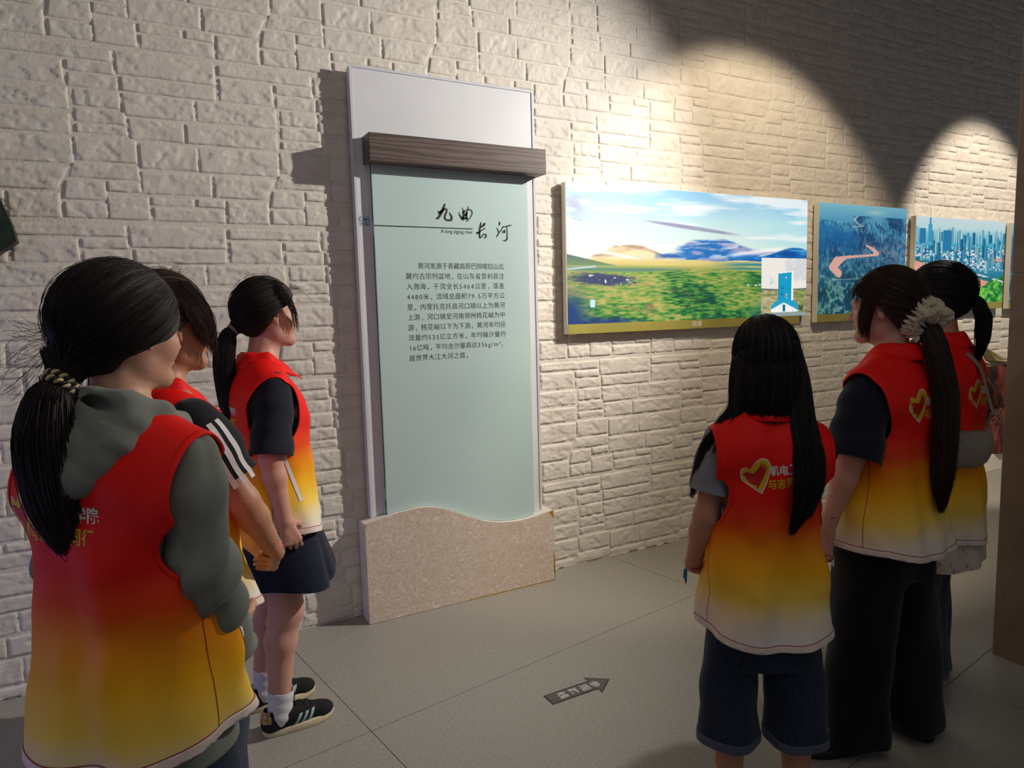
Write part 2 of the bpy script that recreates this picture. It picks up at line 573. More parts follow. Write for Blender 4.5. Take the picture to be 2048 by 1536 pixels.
CH = []
CH.append([
    [(425, 200, 35), (400, 270, 50), (370, 340, 60), (320, 440, 60), (270, 505, 45), (235, 505, 20)],
    [(285, 345, 20), (310, 380, 60), (370, 345, 60), (420, 305, 45), (465, 310, 35), (465, 360, 40), (430, 440, 45), (430, 510, 45), (490, 545, 40), (560, 535, 55), (575, 480, 45), (550, 430, 40), (530, 380, 20)],
])
CH.append([
    [(728, 365, 8), (745, 430, 30), (790, 500, 50), (820, 540, 30)],
    [(803, 270, 10), (820, 330, 25), (830, 420, 45), (820, 500, 50)],
    [(928, 255, 22), (925, 320, 24), (900, 380, 25), (895, 460, 40), (905, 510, 45)],
    [(835, 345, 25), (890, 325, 20), (960, 315, 24), (1010, 350, 30), (1010, 420, 26), (965, 500, 20), (905, 565, 22), (885, 550, 10)],
    [(800, 385, 18), (860, 365, 25), (910, 395, 30), (860, 430, 50), (890, 440, 40)],
    [(790, 470, 12), (850, 500, 60), (910, 510, 40)],
])
CH.append([
    [(1205, 600, 28), (1190, 680, 40), (1175, 780, 45), (1175, 870, 40), (1185, 925, 30), (1225, 890, 25), (1265, 850, 30), (1310, 850, 26), (1315, 900, 40), (1275, 930, 20)],
    [(1285, 620, 45), (1260, 655, 55), (1210, 690, 30)],
    [(1290, 720, 24), (1240, 750, 24), (1195, 785, 22)],
    [(1120, 820, 45), (1180, 805, 30)],
])
CH.append([
    [(1610, 580, 22), (1605, 620, 48), (1600, 655, 18)],
    [(1550, 710, 18), (1575, 770, 30), (1590, 810, 24), (1560, 870, 32), (1550, 905, 16)],
    [(1590, 820, 20), (1640, 760, 24), (1672, 700, 22)],
    [(1672, 690, 28), (1740, 680, 26), (1800, 665, 30), (1850, 655, 26)],
    [(1675, 790, 28), (1680, 820, 22)], [(1700, 770, 24), (1720, 815, 24), (1725, 745, 16)],
    [(1765, 690, 20), (1770, 780, 24), (1770, 880, 28), (1765, 950, 36), (1730, 985, 34), (1675, 980, 10)],
])
for cs in CH:
    under(panel, brush(cs, 'title_character', M['black'], None, fx, -0.0986))
b = MB(); b.box((1.043, -.0986, 1.9426), (1.562, -.0981, 1.9476)); under(panel, b.obj('title_rule', M['black']))
chars = []
V, F = text_np('A long zigzag river', 1.0, extrude=0)
chars.append(('A long zigzag river', 1.386, 1.9145, 0.177, 0.024, 0.0))
under(panel, text_on_wall(chars, M['black'], None, 'subtitle_text', -0.0987))
LINES = ['  黄河发源于青藏高原巴颜喀拉山北', '麓约古宗列盆地，在山东省垦利县注', '入渤海，干流全长5464公里，落差', '4480米，流域总面积79.5万平方公',
         '里。内蒙托克托县河口镇以上为黄河', '上游，河口镇至河南郑州桃花峪为中', '游，桃花峪以下为下游。黄河年均径', '流量约535亿立方米，年均输沙量约',
         '16亿吨，平均含沙量高达35kg/m³，', '居世界大江大河之首。']
x0, x1 = 1.191, 1.739
ztop = 1.7725; pitch = (1.7725 - 1.3185) / 9.0
cw = {}
for li, L in enumerate(LINES):
    adv = []
    for ch in L:
        if ch in '0123456789':
            adv.append(0.62)
        elif ch == '.':
            adv.append(0.45)
        elif ch in 'kgm/':
            adv.append({'k': .6, 'g': .6, 'm': .92, '/': .42}[ch])
        elif ch == '³':
            adv.append(0.3)
        elif ch == ' ':
            adv.append(1.0)
        elif ch in '，。':
            adv.append(1.0)
        else:
            adv.append(1.0)
    tot = sum(adv)
    unit = (x1 - x0) / tot if li < 9 else (x1 - x0) / 16.0
    x = x0
    chars = []
    zb = ztop - pitch * li - 0.032
    for ch, a in zip(L, adv):
        if ch != ' ':
            gs = 0.0335
            if ch in '，。':
                chars.append((ch, x + unit * 0.10, zb + 0.002, None, gs * 0.9, 0.0))
            elif ch in '0123456789kgm/.³':
                chars.append((ch, x + unit * 0.06, zb + 0.0028, None, gs * 1.0, -0.008))
            else:
                chars.append((ch, x + (unit - gs) / 2, zb + 0.0035, None, gs, -0.006))
        x += a * unit
    for c_ in chars:
        under(panel, text_on_wall([c_], M['black'], None, 'character', -0.0987))


def guide_sticker(x, z, y, num, label):
    e = empty('audio_guide_sticker', (x, y, z))
    tag(e, label, 'sticker', 'audio guide stickers')
    b = MB(); b.box((-.032, -.0012, -.024), (.032, 0, .024)); b.obj('sticker_base', M['sticker'], e)
    # headphone face, dot and sound waves
    b = MB()
    def ring(cx, cz, r0, r1, a0, a1, n=16):
        V = []; F = []
        for i in range(n + 1):
            a = a0 + (a1 - a0) * i / n
            V += [(cx + r0 * math.cos(a), -.0016, cz + r0 * math.sin(a)), (cx + r1 * math.cos(a), -.0016, cz + r1 * math.sin(a))]
        for i in range(n):
            F.append((2 * i, 2 * i + 2, 2 * i + 3, 2 * i + 1))
        b.add(V, F)
    ring(-.014, .006, .0105, .012, 0, 2 * math.pi)
    ring(-.026, .006, 0.0001, .0035, 0, 2 * math.pi, 10); ring(-.002, .006, .0001, .0035, 0, 2 * math.pi, 10)
    ring(-.018, .006, .0001, .0012, 0, 2 * math.pi, 8); ring(-.010, .006, .0001, .0012, 0, 2 * math.pi, 8)
    ring(-.014, .004, .004, .0048, math.pi * 1.15, math.pi * 1.85, 8)
    ring(.009, .006, .0001, .004, 0, 2 * math.pi, 12)
    ring(.009, .006, .0095, .0108, -.7, .7, 8); ring(.009, .006, .015, .0163, -.7, .7, 8)
    b.obj('headphone_icon', M['black'], e)
    t = text_on_wall([(num, -.014, -.019, .030, .0095, 0.0)], M['black'], None, 'sticker_number', -.0017)
    t.parent = e
    return e


M['sticker'] = noise_mat('grey_sticker', H('aebacb'), H('a7b3c5'), 5, 0.5)
guide_sticker(1.004, 1.969, -.0705, 'No. 05', 'small grey audio guide sticker No. 05 on left edge of tall panel')
guide_sticker(4.120, 1.411, -.020, 'No. 06', 'small grey audio guide sticker at lower right corner of the wide grassland picture')

# plinth with wave top
pl = empty('marble_plinth', (1.456, -0.06, 0))
tag(pl, 'cream marble plinth with wavy top at the foot of the tall panel', 'plinth')
xs = np.linspace(.918, 1.995, 49)
kx = np.array([.918, .96, 1.074, 1.199, 1.260, 1.321, 1.39, 1.453, 1.543, 1.65, 1.74, 1.818, 1.90, 1.995]); kz = np.array([.508, .517, .538, .549, .543, .526, .496, .463, .423, .393, .382, .383, .392, .407])
zs = np.interp(xs, kx, kz)
for _ in range(2):
    zs[1:-1] = (zs[:-2] + 2 * zs[1:-1] + zs[2:]) / 4
poly = [(.918, .002), (1.995, .002)] + [(x, z) for x, z in zip(xs[::-1], zs[::-1])]
b = MB(); b.prism_xz(poly, -.1300, -.1242)
o = b.obj('marble_face', M['marble']); under(pl, o)
poly2 = [(.9185, .0005), (1.9935, .0005)] + [(x * .999 + .0015, z - 0.0015) for x, z in zip(xs[::-1], zs[::-1])]
b = MB(); b.prism_xz(poly2, -.1240, -.016)
under(pl, b.obj('plinth_body', M['marble_edge']))
for f_ in (lambda b: b.box((1.9956, -.1304, .004), (1.9995, -.124, .15)), lambda b: b.box((1.45, -.1308, .0005), (1.997, -.1301, .0052)),
           lambda b: b.add([(1.965, -.1303, .399), (1.995, -.1303, .405), (1.995, -.1303, .355), (1.985, -.1303, .37)], [(0, 3, 2, 1)]),
           lambda b: b.add([(1.989, -.1303, .05), (1.995, -.1303, .03), (1.995, -.1303, .17), (1.990, -.1303, .14)], [(0, 1, 2, 3)]),
           lambda b: b.add([(.919, -.1303, .506), (.925, -.1303, .508), (.921, -.1303, .48)], [(0, 2, 1)])):
    b = MB(); f_(b)
    under(pl, b.obj('chipped_edge', M['glue']))


# ---------------------------------------------------------------- light boxes: the printed picture is a colour attribute on a flat sheet
def print_sheet(name, x0, x1, z0, z1, y, nx, nz, fn, mt, parent):
    u, v = np.meshgrid(np.linspace(0, 1, nx), np.linspace(0, 1, nz))
    C = np.clip(fn(u, v), 0, 1)
    V = np.stack([x0 + (x1 - x0) * u, np.full_like(u, y), z0 + (z1 - z0) * v], -1).reshape(-1, 3)
    idx = np.arange(nx * nz).reshape(nz, nx)
    F = np.stack([idx[:-1, :-1], idx[:-1, 1:], idx[1:, 1:], idx[1:, :-1]], -1).reshape(-1, 4)
    me = mesh_np(name, V, F, mt, False)
    at = me.color_attributes.new('print', 'FLOAT_COLOR', 'POINT')
    A = np.ones((nx * nz, 4), np.float32); A[:, :3] = s2l(C).reshape(-1, 3)
    at.data.foreach_set('color', A.reshape(-1))
    return link(name, me, parent)


def print_mat(name, estr, diff=0.25, rough=0.4):
    m = mat(name, (0.1, 0.1, 0.1), rough)
    a = nd(m, 'ShaderNodeAttribute'); a.attribute_name = 'print'
    mx = nd(m, 'ShaderNodeMix'); mx.data_type = 'RGBA'; mx.blend_type = 'MULTIPLY'; mx.inputs[0].default_value = 1.0
    lk(m, a, 'Color', mx, 6); mx.inputs[7].default_value = (diff, diff, diff, 1)
    lk(m, mx, 2, bsdf(m), 'Base Color')
    if estr:
        lk(m, a, 'Color', bsdf(m), 'Emission Color')
        bsdf(m).inputs['Emission Strength'].default_value = estr
    return m


M['print_lit'] = print_mat('backlit_print', 0.80)
M['print_lit2'] = print_mat('backlit_print_dim', 0.62)


def mixc(c, col, w):
    w = np.clip(w, 0, 1)[..., None]
    return c * (1 - w) + np.array(col, float) * w


def hexc(h):
    return np.array([int(h[i:i + 2], 16) / 255 for i in (0, 2, 4)])


def lerp_cols(t, stops):
    p = [s[0] for s in stops]
    return np.stack([np.interp(t, p, [hexc(s[1])[k] for s in stops]) for k in range(3)], -1)


def pic_grassland(u, v):
    hz = 0.475
    C = lerp_cols(v, [(0.45, 'f4fbe8'), (0.58, 'e4f6ea'), (0.75, 'cdeef2'), (1.0, '8fc8ee')])
    C = mixc(C, hexc('5ab4ec'), sst(0.75, 1.0, u) * sst(0.72, 1.0, v) * 0.6)
    C = mixc(C, hexc('a9e0f0'), sst(0.6, 1.0, u) * sst(0.5, 0.62, v) * (1 - sst(.7, .9, v)) * 0.7)
    cl = fbm(u * 3.2 - v * 1.5, v * 12, 3, 5)
    C = mixc(C, hexc('ffffff'), sst(0.50, 0.68, cl) * 0.8)
    cl2 = fbm(u * 14, v * 22, 5, 5)
    m = np.exp(-((u - 0.03) / 0.035) ** 2 - ((v - 0.86) / 0.10) ** 2)
    C = mixc(C, hexc('a9b0d8'), m * sst(.42, .6, cl2) * 1.0); C = mixc(C, hexc('ffffff'), m * sst(.5, .38, cl2) * .8); 
    m = np.exp(-((u - 0.04) / 0.035) ** 2 - ((v - 0.735) / 0.02) ** 2)
    C = mixc(C, hexc('a5a8c8'), m * 0.7 * sst(.3, .6, cl2))
    m = np.exp(-((u - 0.47 + (v - .72) * 2.2) / 0.12) ** 2 - ((v - 0.72 + (u - .47) * .18) / 0.018) ** 2)
    C = mixc(C, hexc('8f86ac'), sst(.25, .7, m) * (0.55 + 0.5 * cl2))
    # far cloud bank and blue range
    r1 = 0.535 + 0.075 * np.exp(-((u - 0.60) / 0.10) ** 2) + 0.05 * np.exp(-((u - 0.47) / 0.06) ** 2) + 0.02 * fbm(u * 25, u * 0, 8, 3) - 0.0 * u
    bank = sst(-.012, .012, r1 + 0.012 - v) * sst(0.38, 0.45, u) * (1 - sst(.80, .97, u))
    C = mixc(C, hexc('8a93c8'), bank * 0.85)
    C = mixc(C, hexc('1f74c4'), bank * sst(.46, .58, fbm(u * 12 + v * 14, v * 30 - u * 6, 9, 5) + .10 * sst(.02, .07, r1 - v)) * 0.95)
    C = mixc(C, hexc('e8ecf8'), bank * sst(.55, .66, fbm(u * 14 - v * 10, v * 34, 19, 4)) * .7)
    r2 = 0.485 + 0.10 * np.exp(-((u - 0.94) / 0.12) ** 2) + 0.012 * fbm(u * 30, u * 0, 12, 3)
    rm = sst(-.004, .004, r2 - v) * sst(.62, .75, u)
    C = mixc(C, lerp_cols(fbm(u * 16 + v * 9, v * 30, 14, 4), [(.3, '0c4f9e'), (.5, '1a6dbd'), (.7, '4c9fdc')]), rm)
    C = mixc(C, hexc('ffffff'), np.exp(-((v - .545 - (u - .75) * .25) / .018) ** 2) * sst(.6, .66, u) * (1 - sst(.84, .93, u)) * .85)
    # tan mountain
    r3 = 0.468 + 0.105 * np.exp(-((u - 0.235) / 0.115) ** 2.0) + 0.02 * np.exp(-((u - .16) / .02) ** 2) + 0.012 * fbm(u * 40, u * 0, 15, 3)
    t = fbm(u * 14 + v * 10, v * 40, 16, 5)
    tan = lerp_cols(t, [(.3, 'b79a86'), (.5, 'e8cda0'), (.7, 'f7e3b6')])
    C = mixc(C, tan, sst(-.004, .004, r3 - v) * sst(.075, .09, u) * (1 - sst(.40, .46, u)))
    C = mixc(C, hexc('2f63ae'), sst(.4, .6, fbm(u * 18, v * 30, 18, 4)) * np.exp(-((u - .38) / .08) ** 2 - ((v - .50) / .018) ** 2) * 1.2)
    C = mixc(C, hexc('f4f4f0'), np.exp(-((v - (.525 - (u - .10) * .33)) / .011) ** 2) * sst(.085, .11, u) * (1 - sst(.24, .34, u)))
    # bright straw plain
    pl_ = (v < .468 + .004 * np.sin(u * 30))
    C = np.where(pl_[..., None], lerp_cols(np.clip((v - .33) / .14 + .25 * (fbm(u * 5, v * 60, 20, 4) - .5), 0, 1), [(0, '6f9a54'), (.45, 'a9ae58'), (.75, 'd9c777'), (1, 'e9d58f')]), C)
    C = mixc(C, hexc('1c7fa0'), (v < .47) * sst(.5, .75, u) * sst(.385, .41, v) * (1 - sst(.44, .47, v)) * sst(.42, .55, fbm(u * 6, v * 50, 21, 3)) * .9)
    C = mixc(C, hexc('4f7f74'), np.exp(-((v - .395 + (u) * .015) / .02) ** 2) * (1 - sst(.3, .6, u)) * .85)
    # dark hill at left
    hl = .52 - .45 * np.clip(u, 0, 1) - .02
    C = mixc(C, lerp_cols(v, [(.40, '7e9a5e'), (.5, '4a6b66')]), sst(-.003, .003, hl - v) * (v > .42) * (u < .2))
    C = mixc(C, hexc('c9dff4'), np.exp(-((v - (.398 + .22 * (u - .02))) / .006) ** 2) * (u < .10) * .95)
    # grass
    g = sst(-.006, .006, .385 - .012 * np.sin(u * 9) - v)
    nn = fbm(u * 46 + 3 * v, v * 30 * (1 + 3.5 * v) * 1.5, 23, 6)
    nb = fbm(u * 5.5 + 2 * v, v * 6.5, 27, 5)
    G = lerp_cols(np.clip(.5 + (nn - .5) * .8 + .7 * (nb - .5) + .42 * v - .12, 0, 1), [(.25, '1c4f3c'), (.38, '2f7a3a'), (.5, '5f9a44'), (.62, '98a653'), (.8, 'c3b56a')])
    C = mixc(C, G, g)
    C = mixc(C, hexc('1c2f8e'), g * sst(.12, .0, v + .25 * (u - .0) + .2 * (nb - .5)) * (u < .5) * (.55 + .5 * nn))
    C = mixc(C, hexc('1c3f7e'), g * np.exp(-(u / .06) ** 2 - ((v - .08) / .14) ** 2) * 1.1)
    C = mixc(C, hexc('17606e'), g * sst(.68, .82, u) * sst(.17, .04, v) * sst(.4, .6, nn) * .9)
    m = np.exp(-((u - .12) / .12) ** 2 - ((v - .335 + .1 * u) / .045) ** 2)
    C = mixc(C, hexc('2c3468'), g * sst(.35, .75, m + .9 * (nn - .5) + .5 * (nb - .5)) * .9)
    sp = vnoise(u * 90, v * 60, 33)
    C = mixc(C, hexc('f2f4ff'), sst(.8, .88, sp) * sst(.35, .6, m))
    C = mixc(C, hexc('8a6a50'), g * sst(.60, .66, fbm(u * 20, v * 26, 35, 4)) * np.exp(-((u - .33) / .12) ** 2 - ((v - .17) / .09) ** 2))
    C = mixc(C, hexc('bfeaff'), ((np.abs(u - .086 - .2 * (v - .14) * 0) < .008) & (np.abs(v - .145) < .028)) * 1.0)
    for a, b_ in ((.715, .27), (.752, .268), (.77, .272)):
        C = mixc(C, hexc('eef6ff'), np.exp(-((u - a) / .006) ** 2 - ((v - b_) / .008) ** 2))
    return C


def pic_stele(u, v):
    n = fbm(u * 3.2, v * 3.4, 41, 5)
    C = np.ones(u.shape + (3,)) * hexc('0fb2e0')
    C = mixc(C, hexc('f4f1ec'), sst(.34, .50, n + .22 * np.exp(-((u - .6) / .45) ** 2 - ((v - .74) / .2) ** 2) + .12 * u))
    C = mixc(C, hexc('d5d9e2'), sst(.5, .62, fbm(u * 4, v * 4, 44, 4)) * (u > .5) * (v > .45) * .8)
    hz = .46 + .02 * (np.abs(u - .5) * 2)
    G = lerp_cols(fbm(u * 12, v * 36, 46, 4), [(.3, '7c8a58'), (.5, 'a8a878'), (.7, 'cdbf9c')])
    G = mixc(G, hexc('77893e'), (u > .7) * sst(.3, .6, fbm(u * 10, v * 30, 48, 3)) * .7)
    C = mixc(C, G, sst(-.004, .004, hz - v))
    C = mixc(C, hexc('3d4f5a'), np.exp(-((v - hz + .01) / .012) ** 2) * .8)
    C = mixc(C, hexc('93a6a8'), v < .06)
    tl = .735 + .03 * (u - .38) / .3
    C = mixc(C, hexc('ffffff'), (u > .365) & (u < .70) & (v < tl + .018) & (v > .22))
    C = mixc(C, hexc('0aa3cf'), (u > .38) & (u < .665) & (v < tl) & (v > .22))
    C = mixc(C, hexc('0b7fae'), (np.abs(u - .38) < .008) & (v < tl) & (v > .25))
    C = mixc(C, hexc('d5b9d8'), (np.abs(u - .555) < .028) & (v > .30) & (v < .68) & (vnoise(u * 60, v * 45, 51) > .56) & (vnoise(u * 3, v * 7, 50) > .35))
    C = mixc(C, hexc('0d6c98'), (np.abs(u - .455) < .03) & (v > .33) & (v < .55) & (vnoise(u * 70, v * 50, 53) > .62))
    base = (v < .27 - np.maximum(0, np.abs(u - .52) - .2) * .9) & (v > .07) & (np.abs(u - .52) < .30)
    C = mixc(C, lerp_cols(fbm(u * 9, v * 9, 55, 3), [(.3, '0b6fae'), (.6, '1fa6d2')]), base)
    ice = base & (v < .235 - np.abs(u - .49) * .42)
    C = mixc(C, lerp_cols(vnoise(u * 34, v * 3, 57), [(.2, '9fdcf2'), (.5, 'ffffff')]), ice)
    C = mixc(C, hexc('0c6f92'), (np.abs(u - .50) < .035) & (v < .20) & (v > .075))
    C = mixc(C, hexc('26302c'), (u > .83) & (u < .93) & (v < .19) & (v > .08) & (vnoise(u * 40, v * 40, 59) > .45))
    return C


def pic_gorge(u, v):
    n = fbm(u * 5 + v * 2, v * 6, 61, 5); u = u + .0
    r = 1 - np.abs(2 * fbm(u * 9 + v * 3, v * 8 - u * 2, 63, 5) - 1) * 3.2
    C = lerp_cols(v, [(0, '1c5a5c'), (.35, '1f5f78'), (.6, '2a74a4'), (.82, '4b9dc8'), (1.0, '86c9de')])
    C = mixc(C, hexc('0c3c6c'), sst(.45, .7, n) * (v < .9) * .75)
    C = mixc(C, hexc('63a9c6'), sst(.55, 1.0, r) * (.40 - .1 * v) * (v < .88))
    fr = fbm(u * 60 + 14 * v, v * 26 - 20 * u, 70, 3); C = mixc(C, hexc('9cc4d0'), sst(.58, .70, fr) * .45 * (v < .85)); C = mixc(C, hexc('0d3050'), sst(.44, .34, fr) * .45 * (v < .85))
    lo = sst(.45, .2, v)
    C = mixc(C, hexc('7fb7a6'), sst(.35, 1.0, r) * lo * .75)
    C = mixc(C, hexc('0e3436'), sst(.5, .65, fbm(u * 11 - v * 7, v * 5, 66, 4)) * lo * .7)
    C = mixc(C, hexc('1a6fae'), sst(.88, .80, v + .25 * u) * sst(.5, .7, v) * (u < .45) * .75)
    C = mixc(C, hexc('7f8ea2'), sst(.35, .6, u) * sst(.40, .52, v) * sst(.75, .6, v) * sst(.4, .6, fbm(u * 26, v * 26, 68, 3)) * .6)
    # pink river
    def riv(pts, w):
        d = np.full(u.shape, 9.0)
        for (a, b_, w0), (c, e, w1) in zip(pts[:-1], pts[1:]):
            dx, dy = c - a, e - b_
            t = np.clip(((u - a) * dx + (v - b_) * dy) / (dx * dx + dy * dy), 0, 1)
            d = np.minimum(d, np.hypot(u - a - t * dx, v - b_ - t * dy) / (w0 + (w1 - w0) * t))
        return sst(1.15, .85, d)
    rv = riv([(.52, .635, .006), (.60, .60, .018), (.655, .56, .022), (.60, .545, .012), (.48, .535, .010), (.30, .52, .014), (.20, .48, .045), (.155, .43, .04), (.22, .37, .035), (.23, .345, .012)], 1)
    C = mixc(C, hexc('f0b9ae'), rv)
    rv = riv([(.42, .90, .006), (.38, .87, .012), (.42, .83, .006), (.48, .81, .005), (.36, .80, .004)], 1)
    C = mixc(C, hexc('bcd6c8'), rv * .8)
    rv = riv([(.15, .32, .006), (.3, .315, .004), (.5, .33, .004)], 1)
    C = mixc(C, hexc('a8cfc4'), rv * .6)
    C = mixc(C, hexc('cfe3d8'), np.exp(-((v - .94) / .02) ** 2 - ((u - .62) / .1) ** 2) * .6)
    return C


def pic_city(u, v):
    C = lerp_cols(v, [(0, '2f9a4c'), (.3, '1f7f9c'), (.55, '2b9fc8'), (.78, '6cc0d8'), (.88, 'bfe2ea'), (1.0, 'cfe3ee')])
    # clutter of low roofs
    a = vnoise(np.floor(u * 60), np.floor(v * 50), 71); b_ = vnoise(np.floor(u * 34), np.floor(v * 60), 73)
    z = sst(.36, .42, v) * sst(.70, .64, v)
    C = mixc(C, lerp_cols(a, [(.2, '0e5f92'), (.5, '1f8fbe'), (.75, '6cc9de'), (.95, 'f2f2f2')]), z * .9)
    C = mixc(C, hexc('f6eeee'), z * (b_ > .74) * .85)
    # towers
    rs = np.random.default_rng(5)
    for k in range(95):
        x = rs.uniform(0, 1); w = rs.uniform(.008, .022); d = rs.uniform(0, 1)
        bt = .74 - .42 * d; tp = bt + rs.uniform(.08, .16) + .10 * d
        if k < 30:
            bt = .72; tp = rs.uniform(.80, .90); w *= .8; d = 0.0
        m = (np.abs(u - x) < w) & (v > bt) & (v < tp)
        c0 = ['8fcfe0', '4fb0d4', '1f86b8', '0f6fa4', '2fa3cc'][int(rs.integers(5))] if k >= 30 else ['a9d6e4', '8cc6dc'][int(rs.integers(2))]
        sh = np.where(u > x, .78, 1.08)[..., None]
        win = np.where((np.floor(v * 130) % 2 == 0) & (d > .2), .88, 1.0)[..., None]
        C = np.where(m[..., None], np.clip(hexc(c0) * sh * win, 0, 1), C)
    for x, w, bt, tp in ((.145, .010, .75, .99), (.145, .020, .72, .92), (.07, .03, .70, .87), (.33, .045, .62, .86)):
        m = (np.abs(u - x) < w) & (v > bt) & (v < tp)
        C = np.where(m[..., None], hexc('3d9fce') if w < .025 else hexc('1a7fb6'), C)
    C = mixc(C, hexc('1c6f7e'), sst(.455, .43, v + .30 * u - .10) * sst(.28, .36, v + .25 * u) * sst(.40, .5, fbm(u * 30, v * 30, 77, 3)) * .9)
    # pink river, left bank and right
    top = .56 - .30 * u
    rv = (v < top - .06 + .0 * u) & (v > top - .26 - .02 * np.sin(u * 9))
    C = mixc(C, lerp_cols(fbm(u * 3, v * 30, 79, 3), [(.3, 'f2b6a6'), (.7, 'e8a596')]), rv * 1.0)
    C = mixc(C, hexc('e9a69a'), np.exp(-((u - .93) / .06) ** 2 - ((v - .52) / .02) ** 2) * 1.2)
    # trees in the corner
    g = sst(.0, .02, (.04 + .30 * sst(.45, 1.0, u) * .95 + .10 * (fbm(u * 12, v * 12, 81, 4) - .5) + .12 * sst(.12, 0, u) * (v < .5)) - v)
    G = lerp_cols(fbm(u * 30, v * 26, 83, 4), [(.3, '0f6a2e'), (.5, '35a83e'), (.7, '8ed653')])
    C = mixc(C, G, g)
    C = mixc(C, hexc('dfe8ef'), (v > top - .02) & (v < top) & (u > .5) & (vnoise(u * 26, v * 50, 85) > .45))
    return C


def lightbox(name, label, x0, x1, z0, z1, zimg, fn, nx, nz, mt, xstrip=None):
    e = empty(name, ((x0 + x1) / 2, -0.04, z0))
    tag(e, label, 'picture')
    b = MB(); b.box((x0, -.0590, zimg if xstrip else z0), (x1, -.019, z1))
    if xstrip:
        b.box((x0, -.059, z0), (xstrip, -.019, zimg - .0005))
    under(e, b.obj('lightbox_case', M['frame_white']))
    if fn:
        o = print_sheet('printed_picture', x0 + .004, x1 - .002, zimg, z1 - .002, -.0605, nx, nz, fn, mt, None)
        under(e, o)
    b = MB(); b.box((x0 + .003, -.0612, z0 - .0002), ((xstrip or x1), -.0592, zimg)); under(e, b.obj('gold_strip', M['gold']))
    return e


p1 = lightbox('lightbox_picture', 'wide backlit picture of green grassland under blue sky beside the tall panel', 2.155, 4.145, 1.382, 2.226, 1.437, pic_grassland, 600, 250, M['print_lit'], 4.078)
o = print_sheet('inset_photo', 3.700, 4.143, 1.438, 1.829, -.0612, 100, 110, pic_stele, M['print_lit'], None); under(p1, o)
M['white_text'] = noise_mat('white_print', H('e8e8d8'), H('e0e0d0'), 5, 0.5)
t = text_on_wall([('河源', 3.085, 1.394, .085, .034, .01)], M['white_text'], None, 'caption_text', -.0618); under(p1, t)
p2 = lightbox('lightbox_picture', 'backlit picture of a pink river bending through blue-green mountains', 4.262, 5.273, 1.384, 2.220, 1.438, pic_gorge, 260, 220, M['print_lit2'])
p3 = lightbox('lightbox_picture', 'backlit picture of blue city towers above a pink river and trees', 5.392, 6.680, 1.432, 2.173, 1.488, pic_city, 300, 180, M['print_lit2'])
p4 = lightbox('lightbox_picture', 'lightbox cut off by the brown column, only its pale left edge showing', 6.785, 7.9, 1.424, 2.168, 1.48, pic_gorge, 60, 40, M['print_lit2'])

# ---------------------------------------------------------------- dark polygonal board at the left edge
def pic_dark(u, v):
    C = lerp_cols(fbm(u * 7, v * 7, 91, 4), [(.3, '0a0b0d'), (.5, '15221a'), (.62, '1f4a26'), (.75, '26305e')])
    return mixc(C, hexc('3f4a2a'), (v < .3) * .6)


e = empty('hexagonal_board', (-.75, -.05, 1.78))
tag(e, 'dark many-sided printed board on the stone wall at the left edge', 'board')
hexp = [(-.432, 1.787), (-.366, 1.838), (-.378, 1.905), (-.412, 2.01), (-.55, 2.18), (-.86, 2.19), (-1.06, 2.00), (-1.04, 1.80), (-.86, 1.60), (-.62, 1.62)]
b = MB(); b.prism_xz(hexp[::1], -.10, -.02); under(e, b.obj('board_body', M['black']))
V = []; F = []
cc = (-.71, 1.89)
n = 40
Vp = [(cc[0], -.1008, cc[1])]; fl = []
rings = 12
for r_ in range(1, rings + 1):
    for i in range(len(hexp) * 4):
        a = np.array(hexp[i // 4]); b_ = np.array(hexp[(i // 4 + 1) % len(hexp)])
        p = a + (b_ - a) * (i % 4) / 4
        p = np.array(cc) + (p - np.array(cc)) * r_ / rings * .985
        Vp.append((p[0], -.1008, p[1]))
m_ = len(hexp) * 4
for i in range(m_):
    fl.append([0, 1 + i, 1 + (i + 1) % m_])
for r_ in range(rings - 1):
    for i in range(m_):
        a = 1 + r_ * m_ + i; b_ = 1 + r_ * m_ + (i + 1) % m_
        fl.append([a, a + m_, b_ + m_, b_])
Vp = np.array(Vp)
me = mesh_np('printed_face', Vp, fl, print_mat('dark_print', 0.0, 0.9), False)
at = me.color_attributes.new('print', 'FLOAT_COLOR', 'POINT')
A = np.ones((len(Vp), 4), np.float32); A[:, :3] = s2l(np.clip(pic_dark((Vp[:, 0] + 1.1), (Vp[:, 2] - 1.6) * 1.6), 0, 1))
at.data.foreach_set('color', A.reshape(-1))
under(e, link('printed_face', me))

